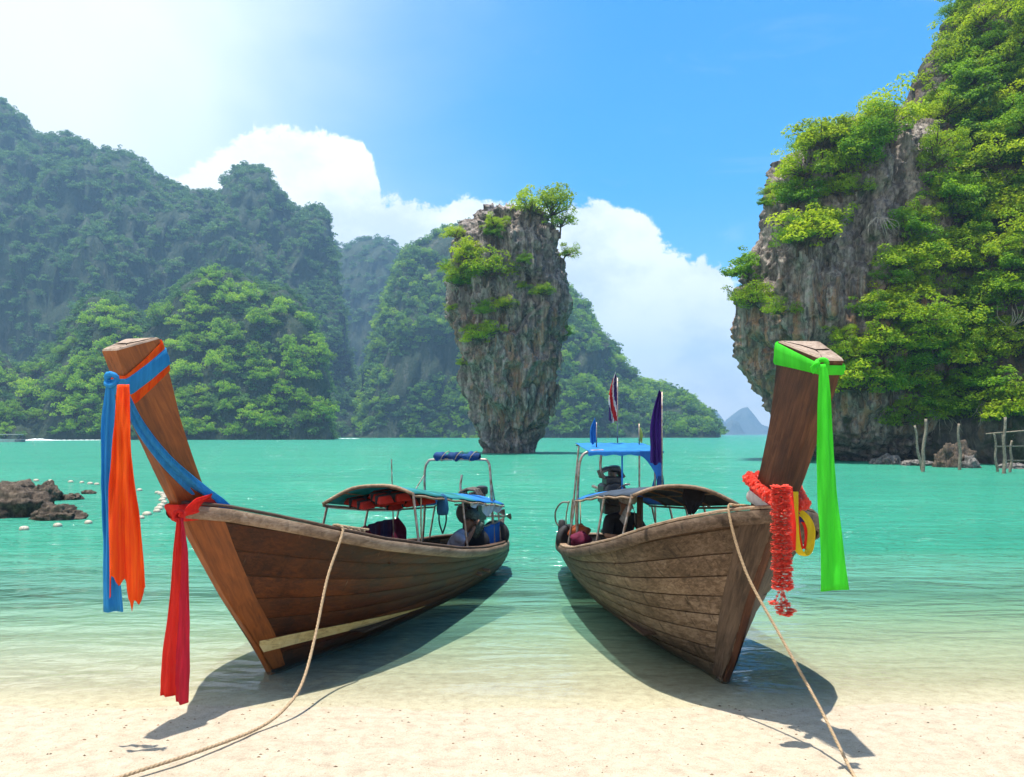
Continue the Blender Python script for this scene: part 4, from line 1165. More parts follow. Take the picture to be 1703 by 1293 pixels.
# ---- left boat fittings
cl, clp = canopy(bl, 2.0, 5.6, 0.66, -0.62, ([2.0, 3.84, 5.6], [1.66, 1.42, 1.20]), ([2.0, 3.2, 4.2, 5.6], [1.50, 1.34, 1.24, 1.15]), 0.17, M['canopy_left'], M['wood_rail'], 5, 4.2, M['tarp_blue'])
for t_, w_, z1 in [(1.98, 0.66, 1.66), (3.66, 0.66, 1.43), (5.45, 0.60, 1.2), (2.1, -0.62, 1.48), (3.2, -0.62, 1.33), (4.2, -0.62, 1.23), (5.45, -0.55, 1.15)]:
    w0, z0 = bl.sec(t_, 0.99); local_tube(bl, 'canopy_post', [(t_, math.copysign(min(w0 - 0.07, 0.74), w_), z0), (t_, w_, z1)], 0.017, M['metal'])
hoop = [(5.1, -0.62, 0.6), (5.1, -0.58, 1.2), (5.05, -0.56, 1.75), (5.05, -0.50, 1.93), (5.05, -0.36, 1.97), (5.1, 0.40, 1.98), (5.12, 0.54, 1.94), (5.12, 0.58, 1.76), (5.15, 0.60, 1.2), (5.15, 0.64, 0.62)]
local_tube(bl, 'stern_hoop', hoop, 0.021, M['metal'], smooth_n=5)
local_tube(bl, 'hoop_brace', [(4.3, -0.50, 1.35), (5.05, -0.56, 1.72)], 0.010, M['metal'])
local_tube(bl, 'hoop_brace', [(5.6, 0.5, 1.2), (5.12, 0.58, 1.76)], 0.012, M['metal'])
local_tube(bl, 'thin_pole', [(3.75, -0.48, 0.6), (3.7, -0.50, 2.02)], 0.010, M['metal'])
rows = []
for u in np.linspace(0, 1, 26):
    r_ = 0.055 + 0.02 * math.sin(u * 17) + 0.012 * math.sin(u * 41); w_ = -0.38 + 0.80 * u
    rows.append([bl.L(5.07 + 1.5 * r_ * math.cos(q), w_, 2.03 + r_ * math.sin(q) + 0.01 * math.sin(u * 30 + 2 * q)) for q in np.linspace(0, 2 * math.pi, 15)])
mb = MB(); mb.grid(rows); rt = mb.build('rolled_tarp', M['tarp_navy'], left)
for w_ in (-0.2, 0.05, 0.3): local_tube(bl, 'tie_cord', [(5.07 + 0.115 * math.cos(q), w_ + 0.06 * math.sin(q), 2.03 + 0.085 * math.sin(q)) for q in np.linspace(0, 6.28, 13)], 0.006, M['rope'], 5, rt)
# stern side panel of blue tarpaulin between two tyres
w0 = 0.66
rows = [[bl.L(t_, w0 - 0.03 + 0.03 * math.sin(t_ * 14), z + 0.01 * math.sin(t_ * 22)) for z in np.linspace(0.52, 0.93, 8)] for t_ in np.linspace(4.62, 5.42, 22)]
mb = MB(); mb.grid(rows); bp = mb.build('blue_side_panel', M['tarp_panel'], left); bp.modifiers.new('thickness', 'SOLIDIFY').thickness = 0.006
local_tube(bl, 'panel_bar', [(4.55, w0 - .03, 0.93), (5.48, w0 - .03, 0.93)], 0.012, M['metal'], 6, bp)
for t_ in (4.5, 5.5):
    mb = MB(); mb.lathe([(0.16, -0.055), (0.20, -0.065), (0.235, -0.045), (0.245, 0), (0.235, 0.045), (0.20, 0.065), (0.16, 0.055)], axis='X', n=22)
    o = mb.build('tyre', M['black'], left); o.location = bl.L(t_, w0 - 0.12, 0.70)


def engine(b, t_, w_, z, mats, tail=True):
    """small diesel on a pivot with its long shaft"""
    e = link('engine', None, b.root) if False else empty('engine', (0, 0, 0)); e.parent = b.root
    def put(name, fn, mat):
        mb = MB(); fn(mb); o = mb.build(name, mat, e, angle=40); o.location = b.L(t_, w_, z); return o
    put('engine_block', lambda q: q.box((0, 0, 0), (0.50, 0.36, 0.34)).box((0.05, 0, 0.22), (0.34, 0.26, 0.14)).box((-0.05, 0, -0.24), (0.4, 0.28, 0.16)), mats[0])
    def head(q):
        for k in range(4):
            x = -0.15 + k * 0.1
            q.tube([(x, -0.14, 0.26), (x, -0.19, 0.36), (x, -0.05, 0.42), (x, 0.10, 0.40), (x, 0.18, 0.28)], 0.025, 8)
            q.lathe([(0.035, 0.28), (0.04, 0.33), (0.03, 0.36)], (x, 0.02, 0), n=10)
    put('manifold', head, mats[1])
    put('flywheel', lambda q: q.lathe([(0.05, -0.05), (0.17, -0.045), (0.19, -0.02), (0.19, 0.02), (0.17, 0.045), (0.05, 0.05)], (0.30, 0, 0.02), 'X', 20), mats[0])
    put('air_filter', lambda q: q.lathe([(0.04, 0.30), (0.10, 0.31), (0.11, 0.35), (0.10, 0.44), (0.05, 0.46)], (-0.2, 0.1, 0), n=14), mats[0])
    put('exhaust_pipe', lambda q: q.tube(catmull([(0.1, -0.16, 0.3), (0.08, -0.2, 0.45), (0.06, -0.18, 0.66)], 4), 0.022, 8), mats[2])
    put('mount', lambda q: q.tube([(0, 0, -0.3), (0, 0, -0.62)], 0.06, 10).box((0, 0, -0.62), (0.3, 0.3, 0.06)), mats[0])
    put('tiller', lambda q: q.tube(catmull([(0.2, 0, 0.05), (0.6, 0.05, 0.18), (0.95, 0.05, 0.22)], 4), 0.016, 8), mats[2])
    if tail:
        put('tail_shaft', lambda q: q.tube([(-0.2, 0, 0), (-1.5, 0.02, 0.02)], 0.03, 8).tube([(-0.25, 0, -0.14), (-1.3, 0.02, -0.04)], 0.015, 6), mats[2])
    return e


eng = engine(bl, 5.85, 0.0, 1.02, (M['dark_metal'], M['iron'], M['metal']), False)
mb = MB(); mb.tube([bl.L(6.0, 0.1, 0.95), bl.L(6.9, 0.25, 0.85)], 0.025, 8); mb.build('tail_shaft', M['metal'], eng)
for k in range(3):
    a = k * 2.094; mb = MB(); c_ = bl.L(6.92, 0.25, 0.85)
    mb.grid([[c_ + Vector((0.02 * s_ + 0.03 * r_, 0.14 * r_ * math.cos(a + s_ * 0.5), 0.14 * r_ * math.sin(a + s_ * 0.5))) for s_ in (-1, 0, 1)] for r_ in (0.15, 0.5, 0.85, 1.0)])
    mb.build('propeller_blade', M['iron'], eng)
# ragged tarp skirt under the stern awning
rows = [[clp(t_, 1.0, -0.02 - d * (0.10 + 0.05 * math.sin(t_ * 11) + 0.07 * math.sin(t_ * 4 + 1))) + Vector((0, 0.02 * math.sin(t_ * 25 + 4 * d), 0)) for d in np.linspace(0, 1, 6)] for t_ in np.linspace(3.9, 5.55, 40)]
mb = MB(); mb.grid(rows); mb.build('awning_skirt', M['white_cloth'], left)
rows = [[clp(t_, 0.0, -0.01 - 0.05 * d) + Vector((0, 0.02 * math.sin(6 * d), 0)) for d in np.linspace(0, 1, 4)] for t_ in np.linspace(2.05, 4.3, 26)]
mb = MB(); mb.grid(rows); mb.build('rolled_side_curtain', M['white_cloth'], left)


def to_world(b, p): return b.root.matrix_world @ p


# life jackets stowed under the awning
for i, (t_, k, rz, mat) in enumerate([(2.35, 0.60, 0.2, 'jacket'), (2.75, 0.45, -0.3, 'jacket'), (2.45, 0.30, 0.5, 'jacket'), (3.0, 0.66, 0.1, 'jacket'), (3.2, 0.35, 0.4, 'jacket')]):
    c_ = to_world(bl, clp(t_, k, -0.13)); mb = MB()
    for sx_ in (-1, 1):
        mb.box((sx_ * 0.12, 0, 0), (0.20, 0.46, 0.09), taper=0.8)
    mb.box((0, 0.2, 0.0), (0.34, 0.16, 0.09), taper=0.8)
    o = mb.build('life_jacket', M[mat], angle=35); o.location = c_; o.rotation_euler = (0.12, -0.1, rz + LA)
    b2 = MB()
    for y in (-0.12, 0.06): b2.box((0, y, 0.0), (0.47, 0.035, 0.115))
    b2.build('strap', M['black'], o)
    tag(o, ['red life jacket at the front edge under the left awning', 'red life jacket behind the front one under the left awning', 'red life jacket on the far side under the left awning', 'red life jacket on the near side under the left awning', 'red life jacket deepest under the left awning'][i], 'life jacket', 'life jackets under the left awning')

# dark curtain hung between the far posts, maroon cloths over it
rows = [[bl.L(t_, -0.66 + 0.02 * math.sin(t_ * 26), z - 0.03 * math.sin((t_ - 2.1) * 3)) for z in np.linspace(0.72, 1.06, 7)] for t_ in np.linspace(2.1, 4.25, 60)]
mb = MB(); mb.grid(rows); o = mb.build('curtain', M['curtain']); o.matrix_world = left.matrix_world
tag(o, 'dark navy patterned curtain strung between the far posts of the left boat', 'curtain')
for t_, lab in [(2.75, 'maroon cloth over the front of the navy curtain'), (3.05, 'maroon cloth hung in the middle of the navy curtain'), (4.1, 'maroon cloth at the stern end of the navy curtain')]:
    o = strip('cloth', M['maroon'], [to_world(bl, bl.L(t_, -0.63, 1.08)), to_world(bl, bl.L(t_ + 0.05, -0.60, 0.9)), to_world(bl, bl.L(t_ - 0.05, -0.55, 0.66))], [0.10, 0.22, 0.28], 2, 0.02, 13, int(t_ * 10), Vector((1, 0.4, 0)))
    tag(o, lab, 'cloth', 'maroon cloths on the left boat')
# blue bag hanging from the awning
mb = MB(); c_ = to_world(bl, clp(2.98, 0.98, -0.12))
mb.lathe([(0.01, 0.14), (0.05, 0.11), (0.075, 0.03), (0.085, -0.06), (0.07, -0.12), (0.02, -0.13)], n=14); o = mb.build('bag', mat_cloth('bag_blue', (0.02, 0.10, 0.20), 0.1)); o.location = c_; o.scale = (1, 0.6, 1.1)
tag(o, 'small dark blue bag hanging from the left awning', 'bag')
for s_ in (-1, 1):
    mb = MB(); mb.tube(catmull([(0.05 * s_, 0, -0.1), (0.045 * s_, 0, -0.22), (0.0, 0, -0.36)], 4), 0.012, 6); mb.build('strap', M['black'], o)
# tools and cordage hanging near the second post
rope('rope', [to_world(bl, clp(2.3, 0.97, -0.03)), to_world(bl, bl.L(2.3, 0.62, 1.2)), to_world(bl, bl.L(2.32, 0.62, 0.95)), to_world(bl, bl.L(2.33, 0.6, 0.85))], 0.010, M['rope'], 'thin cord hanging from the left awning beside a post')


# ---- right boat fittings
cr_, crp = canopy(br, 1.1, 4.6, 0.62, -0.60, ([1.1, 2.76, 4.6], [1.72, 1.58, 1.36]), ([1.1, 2.8, 4.6], [1.60, 1.42, 1.28]), 0.16, M['canopy_right'], M['wood_rail'], 5, 3.7, M['tarp_blue'])
for t_, w_, z1 in [(1.15, 0.62, 1.72), (2.5, 0.62, 1.60), (4.5, 0.62, 1.36), (1.2, -0.6, 1.6), (2.2, -0.6, 1.48), (2.9, -0.6, 1.42), (3.6, -0.6, 1.36), (4.5, -0.6, 1.28)]:
    w0, z0 = br.sec(t_, 0.99); local_tube(br, 'canopy_post', [(t_, math.copysign(min(w0 - 0.07, 0.74), w_), z0), (t_, w_, z1)], 0.016, M['metal'])
local_tube(br, 'cabin_post', [(3.1, -0.02, 0.3), (3.1, -0.02, 1.52)], 0.045, M['wood_inner'], 4)
local_tube(br, 'stern_frame_post', [(4.4, 0.62, 0.6), (4.4, 0.60, 1.6), (4.4, 0.56, 2.0), (4.4, 0.44, 2.12), (4.4, 0.2, 2.14)], 0.022, M['metal'], smooth_n=5)
local_tube(br, 'stern_frame_post', [(5.1, 0.60, 0.6), (5.1, 0.45, 2.2)], 0.016, M['metal'])
local_tube(br, 'stern_frame_post', [(4.4, -0.10, 0.6), (4.4, -0.10, 2.12)], 0.014, M['tarp_blue'])
local_tube(br, 'stern_frame_post', [(4.4, -0.64, 0.6), (4.4, -0.62, 2.12)], 0.016, M['metal'])
local_tube(br, 'stern_frame_post', [(5.2, -0.60, 0.6), (5.2, -0.60, 2.22)], 0.016, M['metal'])
rf = [[br.L(t_, w_, 2.14 + 0.10 * (t_ - 4.3) - 0.025 * math.sin((w_ + 0.65) * 2.8) * math.sin((t_ - 4.3) * 3.1) + 0.005 * math.sin(w_ * 31)) for w_ in np.linspace(-0.70, 0.46, 22)] for t_ in np.linspace(4.3, 5.35, 12)]
mb = MB(); mb.grid(rf)
mb.grid([[br.L(4.30 - 0.01, w_, 2.14 - 0.07 * d + 0.01 * math.sin(w_ * 25) * d) for w_ in np.linspace(-0.70, 0.46, 22)] for d in np.linspace(0, 1, 4)])
rfo = mb.build('stern_roof', M['tarp_blue'], right); rfo.modifiers.new('thickness', 'SOLIDIFY').thickness = 0.006
for t_ in (4.32, 5.3): local_tube(br, 'roof_bar', [(t_, 0.46, 2.11 + 0.1 * (t_ - 4.3)), (t_, -0.70, 2.11 + 0.1 * (t_ - 4.3))], 0.014, M['metal'], 6, rfo)
strp = [[br.L(4.28 + 0.5 * d * k + 0.03 * math.sin(9 * k), -0.70 - 0.03 * math.sin(7 * d + 3 * k), 2.13 - d * (0.10 + 0.55 * k ** 2)) for d in np.linspace(0, 1, 12)] for k in np.linspace(0, 1, 10)]
mb = MB(); mb.grid(strp); mb.grid([[br.L(4.28, -0.35 - 0.35 * k, 2.13 - d * (0.07 + 0.50 * k ** 1.6)) for d in np.linspace(0, 1, 10)] for k in np.linspace(0, 1, 12)])
mb.build('tarp_drape', M['tarp_panel'], right)
local_tube(br, 'tarp_tail', [(4.3, -0.68, 1.75), (4.32, -0.69, 1.5), (4.3, -0.66, 1.36)], [0.05, 0.07, 0.06], M['tarp_navy'])
engine(br, 4.95, -0.06, 1.42, (M['dark_metal'], M['iron'], M['metal']))
for k, (w_, dz) in enumerate([(0.68, 0), (0.60, 0.02), (0.52, 0.0), (0.44, 0.03)]):
    local_tube(br, 'stern_cord', [(4.75 + 0.1 * k, w_, 1.33 + dz), (4.9, w_ + 0.02, 1.0), (5.0 + 0.1 * k, w_ - 0.06, 0.62)], 0.010, M['rope'], 5, smooth_n=3)
local_tube(br, 'stern_hoop', [(4.6, 0.70, 1.32), (4.75, 0.80, 1.30), (4.95, 0.86, 1.15), (5.0, 0.85, 0.98), (5.0, 0.80, 0.9)], 0.014, M['metal'], smooth_n=4)
mb = MB(); mb.lathe([(0.02, 0.17), (0.055, 0.15), (0.065, 0.05), (0.065, -0.1), (0.05, -0.17), (0.015, -0.18)], n=12); o = mb.build('fender', M['black'], right); o.location = br.L(5.05, 0.74, 0.83)
mb = MB(); mb.lathe([(0.16, -0.05), (0.20, -0.06), (0.235, -0.04), (0.245, 0), (0.235, 0.04), (0.20, 0.06), (0.16, 0.05)], axis='X', n=22); o = mb.build('tyre', M['black'], right); o.location = br.L(4.75, 0.68, 0.72); o.rotation_euler = (0, 0, 0.5)
# orange and blue bundles heaped at the stern
for i, (t_, w_, z, r_, mt, lab) in enumerate([(4.55, 0.55, 0.85, 0.13, 'rust_cloth', 'orange bundle of cloth at the stern of the right boat'), (4.95, 0.60, 0.72, 0.13, 'tarp_blue', 'blue bundle of cloth at the stern of the right boat'), (4.1, 0.62, 0.80, 0.12, 'maroon', 'dark patterned bundle beside the orange one on the right boat')]):
    th = np.linspace(0, 2 * np.pi, 20); ph = np.linspace(-1.5, 1.5, 11); rows = []
    for a in th:
        rows.append([Vector((r_ * 1.3 * math.cos(p_) * math.cos(a) * (1 + 0.18 * math.sin(3 * a + 4 * p_ + i)), r_ * math.cos(p_) * math.sin(a) * (1 + 0.15 * math.sin(4 * a - 3 * p_)), r_ * math.sin(p_) * (1 + 0.15 * math.sin(5 * p_ + 2 * a)))) for p_ in ph])
    mb = MB(); mb.grid(rows); o = mb.build('cloth_bundle', M[mt]); o.location = to_world(br, br.L(t_, w_, z)); tag(o, lab, 'cloth')
# dark cloth hanging from the awning
o = strip('cloth', M['dark_cloth'], [to_world(br, crp(1.3, 0.35, -0.02)), to_world(br, crp(1.35, 0.36, -0.14)), to_world(br, crp(1.4, 0.37, -0.30))], [0.30, 0.24, 0.06], 2, 0.02, 11, 5)
tag(o, 'dark cloth hanging under the front of the right awning', 'cloth')


# ------------------------------------------------------------------ people in the boats
def skin_mesh(name, pts, edges, radii, mat, parent, sub=2):
    me = bpy.data.meshes.new(name); me.from_pydata([tuple(p) for p in pts], edges, []); me.materials.append(mat)
    o = link(name, me, parent)
    md = o.modifiers.new('skin', 'SKIN'); md.use_smooth_shade = True
    for i, r_ in enumerate(radii):
        me.skin_vertices[0].data[i].radius = (r_, r_) if not isinstance(r_, tuple) else r_
        me.skin_vertices[0].data[i].use_root = (i == 0)
    sd = o.modifiers.new('smooth', 'SUBSURF'); sd.levels = sub; sd.render_levels = sub
    return o


def person(loc, rz, clothes, trousers, hat, label, reach):
    """seated, bent forward; faces local +x"""
    o = empty('person', loc, rz); tag(o, label, 'person')
    J = dict(pel=(0, 0, 0.10), spine=(0.06, 0, 0.30), chest=(0.17, 0, 0.47), neck=(0.25, 0, 0.58), head0=(0.30, 0, 0.66), head1=(0.33, 0, 0.75),
             hl=(0.05, 0.10, 0.09), kl=(0.42, 0.15, 0.30), al=(0.46, 0.13, -0.04), tl=(0.60, 0.14, -0.07), hr=(0.05, -0.10, 0.09), kr=(0.44, -0.16, 0.26), ar=(0.42, -0.14, -0.05), tr=(0.56, -0.16, -0.07),
             sl=(0.17, 0.17, 0.50), el=(0.30, 0.24, 0.30), wl=(0.46, 0.10, 0.30), sr=(0.17, -0.17, 0.50), er=reach[0], wr=reach[1])
    J = {k: Vector(v) for k, v in J.items()}; keys = list(J); ix = {k: i for i, k in enumerate(keys)}
    E_ = [('pel', 'spine'), ('spine', 'chest'), ('chest', 'neck'), ('neck', 'head0'), ('head0', 'head1'), ('pel', 'hl'), ('hl', 'kl'), ('kl', 'al'), ('al', 'tl'), ('pel', 'hr'), ('hr', 'kr'), ('kr', 'ar'), ('ar', 'tr'), ('chest', 'sl'), ('sl', 'el'), ('el', 'wl'), ('chest', 'sr'), ('sr', 'er'), ('er', 'wr')]
    rad = dict(pel=0.125, spine=0.115, chest=0.12, neck=0.05, head0=0.075, head1=0.085, hl=0.085, kl=0.06, al=0.036, tl=0.03, hr=0.085, kr=0.06, ar=0.036, tr=0.03, sl=0.06, el=0.042, wl=0.028, sr=0.06, er=0.042, wr=0.028)
    skin_mesh('body', [J[k] for k in keys], [(ix[a], ix[b_]) for a, b_ in E_], [rad[k] for k in keys], M['skin'], o)
    sk = ['pel', 'spine', 'chest', 'neck', 'sl', 'el', 'sr', 'er']; si = {k: i for i, k in enumerate(sk)}
    skin_mesh('shirt', [J[k] for k in sk], [(si[a], si[b_]) for a, b_ in E_ if a in si and b_ in si], [rad[k] + (0.022 if k != 'neck' else 0.012) for k in sk], M[clothes], o)
    tk_ = ['pel', 'hl', 'kl', 'al', 'hr', 'kr', 'ar']; ti = {k: i for i, k in enumerate(tk_)}
    skin_mesh('trousers', [J[k] for k in tk_], [(ti[a], ti[b_]) for a, b_ in E_ if a in ti and b_ in ti], [rad[k] + 0.016 for k in tk_], M[trousers], o)
    for wn_, sd_ in (('wl', 1), ('wr', -1)):
        W = J[wn_]; dirv = (W - J['el' if wn_ == 'wl' else 'er']).normalized(); lat = dirv.cross(Vector((0, 0, 1))).normalized()
        hp = [W, W + dirv * 0.07]; he = [(0, 1)]; hr_ = [(0.03, 0.02), (0.036, 0.018)]
        for k in range(4):
            b0 = len(hp); base = W + dirv * 0.085 + lat * (k - 1.5) * 0.02
            ln = (0.06, 0.075, 0.07, 0.055)[k]
            hp += [base, base + dirv * ln * 0.5 + Vector((0, 0, -0.01)), base + dirv * ln * 0.8 + Vector((0, 0, -0.035))]; he += [(1, b0), (b0, b0 + 1), (b0 + 1, b0 + 2)]; hr_ += [0.010, 0.009, 0.008]
        b0 = len(hp); hp += [W + dirv * 0.03 + lat * 0.04 * sd_, W + dirv * 0.075 + lat * 0.055 * sd_]; he += [(0, b0), (b0, b0 + 1)]; hr_ += [0.012, 0.009]
        skin_mesh('hand', hp, he, hr_, M['skin'], o, 1)
    hd = J['head1'] + Vector((0.02, 0, 0.03)); tilt = Matrix.Rotation(0.45, 3, 'Y')
    hm = MB(); hm.lathe([(0.118, -0.01), (0.122, 0.02), (0.112, 0.07), (0.075, 0.105), (0.02, 0.115)], n=18)
    hm.grid([[(0.10 + 0.11 * k, y * (0.105 - 0.03 * k), 0.01 - 0.02 * k - 0.25 * y * y) for y in np.linspace(-1, 1, 9)] for k in np.linspace(0, 1, 4)])
    hm.v = [tuple(tilt @ Vector((p[0], p[1] * 0.92, p[2])) + hd) for p in hm.v]
    ho = hm.build('hat', M[hat], o); ho.modifiers.new('thickness', 'SOLIDIFY').thickness = 0.006
    nm = MB(); nm.tube([J['head1'] + tilt @ Vector((0.085, 0, 0.0)), J['head1'] + tilt @ Vector((0.112, 0, -0.03)), J['head1'] + tilt @ Vector((0.085, 0, -0.045))], [0.01, 0.018, 0.01], 6); nm.build('nose', M['skin'], o)
    for s_ in (-1, 1):
        em = MB(); em.lathe([(0.004, -0.02), (0.016, -0.012), (0.018, 0.008), (0.006, 0.022)], J['head1'] + Vector((0.0, 0.088 * s_, -0.02)), n=8); em.build('ear', M['skin'], o)
        ee = MB(); ee.lathe([(0.002, -0.006), (0.009, 0), (0.002, 0.006)], J['head1'] + tilt @ Vector((0.088, 0.032 * s_, 0.0)), 'X', 8); ee.build('eye', M['black'], o)
    return o


reach_cap = ((0.34, -0.26, 0.42), (0.43, -0.13, 0.66))
person(to_world(bl, bl.L(4.30, 0.22, 0.34)), -0.25, 'shirt', 'trousers', 'cap', 'person in a pale lavender shirt and camouflage cap seated in the left boat', reach_cap)
pp = person(to_world(br, br.L(4.05, 0.05, 0.57)), right.rotation_euler.z + 0.1, 'dark_cloth', 'dark_cloth', 'hat', 'person in black clothes and pale hat sitting before the engine of the right boat', ((0.30, -0.24, 0.30), (0.46, -0.10, 0.30))); pp.scale = (1.15, 1.25, 1.12)
mb = MB(); mb.box((0, 0, 0), (0.36, 0.42, 0.30)); o = mb.build('seat_box', M['wood_inner'], left, angle=40); o.location = bl.L(4.30, 0.22, 0.27)
mb = MB(); mb.box((0, 0, 0), (0.40, 0.5, 0.42)); o = mb.build('seat_box', M['wood_inner'], right, angle=40); o.location = br.L(4.05, 0.05, 0.42)


# ------------------------------------------------------------------ sashes and garlands
def nw_(p): return to_world(bl, p)
# left prow: orange and blue cloth wound round the post head
ob = band(pl, 'orange_scarf', M['sash_orange'], [(0.905, 0.995, 0.010), (0.90, 0.985, 0.014), (0.875, 0.95, 0.015), (0.84, 0.925, 0.014), (0.82, 0.905, 0.012), (0.815, 0.90, 0.006)])
tag(ob, 'orange red sash tied round the head of the left prow and hanging down', 'scarf', 'scarves on the left prow')
bb = band(pl, 'blue_scarf', M['sash_blue'], [(0.895, 0.972, 0.010), (0.89, 0.968, 0.022), (0.878, 0.955, 0.020), (0.868, 0.94, 0.025), (0.855, 0.93, 0.021), (0.845, 0.922, 0.022), (0.842, 0.918, 0.010)])
tag(bb, 'blue sash tied over the orange one on the left prow, long end hanging', 'scarf', 'scarves on the left prow')
K = at(185, 632, 5.55)
kn = MB(); knot(kn, K, 0.045, 3); o = kn.build('knot', M['sash_blue']); o.parent = bb; o.matrix_parent_inverse = bb.matrix_world.inverted()
def hang(name, mat, pts, widths, par, **kw):
    o = strip(name, mat, pts, widths, **kw); o.parent = par; o.matrix_parent_inverse = par.matrix_world.inverted(); return o
hang('hanging_end', M['sash_blue'], [at(183, 632, 5.55), at(182, 700, 5.58), at(181, 800, 5.60), at(184, 900, 5.60), at(188, 1018, 5.60)], [0.05, 0.11, 0.12, 0.11, 0.15], bb, folds=2.2, amp=0.018, seed=2)
hang('hanging_end', M['sash_orange'], [at(205, 640, 5.52), at(204, 690, 5.50), at(204, 760, 5.49), at(206, 860, 5.49), at(210, 988, 5.49)], [0.09, 0.12, 0.17, 0.23, 0.275], ob, folds=3.2, amp=0.022, seed=4, hem=lambda s: 0.06 * math.sin(9 * s + 0.6) + 0.05 * math.sin(23 * s) + (0.06 if s > 0.1 else -0.05))
# blue sash stretched from the post down to the gunwale
P_ = [(206, 650, 5.72), (232, 708, 5.90), (275, 765, 6.10), (325, 812, 6.40), (358, 838, 6.62), (381, 853, 6.76)]
hang('stretched_end', M['sash_blue'], [at(*p) for p in P_], [0.05, 0.08, 0.11, 0.15, 0.16, 0.12], bb, folds=2.4, amp=0.011, seed=6, wdir=Vector((0.75, -0.25, 0.75)), tightness=0.9)
# red sash round the stem at gunwale height with its long end
rb_ = band(pl, 'red_scarf', M['sash_red'], [(0.50, 0.535, 0.030), (0.49, 0.515, 0.045), (0.475, 0.50, 0.043), (0.46, 0.475, 0.046), (0.445, 0.455, 0.036)])
tag(rb_, 'red sash tied low round the left stem with a long end hanging over the sand', 'scarf', 'scarves on the left prow')
kn = MB(); knot(kn, at(298, 858, 6.13), 0.042, 5); o = kn.build('knot', M['sash_red']); o.parent = rb_; o.matrix_parent_inverse = rb_.matrix_world.inverted()
hang('hanging_end', [M['sash_red']], [at(299, 862, 6.10), at(299, 920, 6.08), at(297, 1000, 6.07), at(293, 1090, 6.06), at(290, 1158, 6.06)], [0.05, 0.12, 0.17, 0.21, 0.225], rb_, folds=2.6, amp=0.024, seed=8, mats=[M['sash_red'], M['sash_crimson']], matf=lambda s, u: 1 if s > 0.52 + 0.05 * math.sin(7 * u) else 0, hem=lambda s: 0.05 if s > 0.02 else 0.0)
hang('fold', M['sash_red'], [at(300, 858, 6.12), at(322, 842, 6.3), at(345, 838, 6.52), at(356, 842, 6.62)], [0.05, 0.15, 0.19, 0.12], rb_, folds=1.8, amp=0.014, seed=9, wdir=Vector((0.2, -0.2, 1)), tightness=0.9)
# right prow: green sash
gb = band(pr_, 'green_scarf', M['sash_green'], [(0.985, 1.0, 0.010), (0.98, 0.995, 0.018), (0.972, 0.975, 0.020), (0.965, 0.958, 0.018), (0.956, 0.94, 0.020), (0.95, 0.932, 0.010)])
tag(gb, 'bright green sash knotted round the head of the right prow and hanging straight', 'scarf')
KG = at(1366, 606, 5.22)
kn = MB(); knot(kn, KG, 0.038, 7); o = kn.build('knot', M['sash_green']); o.parent = gb; o.matrix_parent_inverse = gb.matrix_world.inverted()
hang('hanging_end', M['sash_green'], [at(1369, 606, 5.20), at(1371, 660, 5.19), at(1374, 760, 5.18), at(1380, 880, 5.18), at(1387, 982, 5.18)], [0.05, 0.09, 0.115, 0.155, 0.20], gb, folds=1.1, amp=0.020, seed=11, nw=21)
hang('short_end', M['sash_green'], [at(1364, 606, 5.20), at(1357, 609, 5.18), at(1349, 617, 5.17)], [0.025, 0.05, 0.06], gb, folds=1, amp=0.008, seed=12, wdir=Vector((0.3, 0, 1)))
# striped ribbons under the garland
rw = band(pr_, 'red_ribbon', M['sash_crimson'], [(0.50, 0.60, 0.02), (0.49, 0.585, 0.035), (0.47, 0.555, 0.034), (0.455, 0.54, 0.02)])
tag(rw, 'dark red ribbon wound round the right prow under the garland', 'ribbon', 'ribbons on the right prow')
ww = band(pr_, 'white_ribbon', M['ribbon_white'], [(0.465, 0.55, 0.03), (0.455, 0.535, 0.042), (0.435, 0.515, 0.040), (0.425, 0.50, 0.025)])
tag(ww, 'white ribbon wound round the right prow under the garland', 'ribbon', 'ribbons on the right prow')
for i, (mt, lab, dx, pts, wd) in enumerate([('sash_red', 'red ribbon hanging behind the garland', 0, [(1312, 812, 5.85), (1316, 860, 5.80), (1317, 915, 5.78)], [0.05, 0.06, 0.06]), ('ribbon_yellow', 'yellow ribbon looped beside the garland', 0, [(1322, 818, 5.88), (1322, 870, 5.84), (1326, 910, 5.82), (1337, 924, 5.82), (1347, 912, 5.85), (1349, 880, 5.9), (1338, 858, 5.95), (1322, 850, 6.0)], [0.05, 0.055, 0.055, 0.06, 0.06, 0.055, 0.05, 0.05]), ('sash_red', 'red ribbon loop inside the yellow one on the right prow', 0, [(1322, 822, 5.92), (1324, 870, 5.89), (1330, 906, 5.88), (1338, 913, 5.88), (1343, 900, 5.91), (1342, 876, 5.94), (1332, 860, 6.0)], [0.05] * 7), ('ribbon_violet', 'violet ribbon bunched behind the yellow loop', 0, [(1322, 850, 6.0), (1332, 868, 5.98), (1340, 866, 6.0), (1336, 852, 6.02)], [0.05, 0.06, 0.06, 0.05])]):
    o = strip('ribbon', M[mt], [at(*p) for p in pts], wd, folds=1, amp=0.006, nw=9, seed=20 + i, wdir=Vector((0.75, -0.66, 0)), tightness=0.9)
    tag(o, lab, 'ribbon', 'ribbons on the right prow')

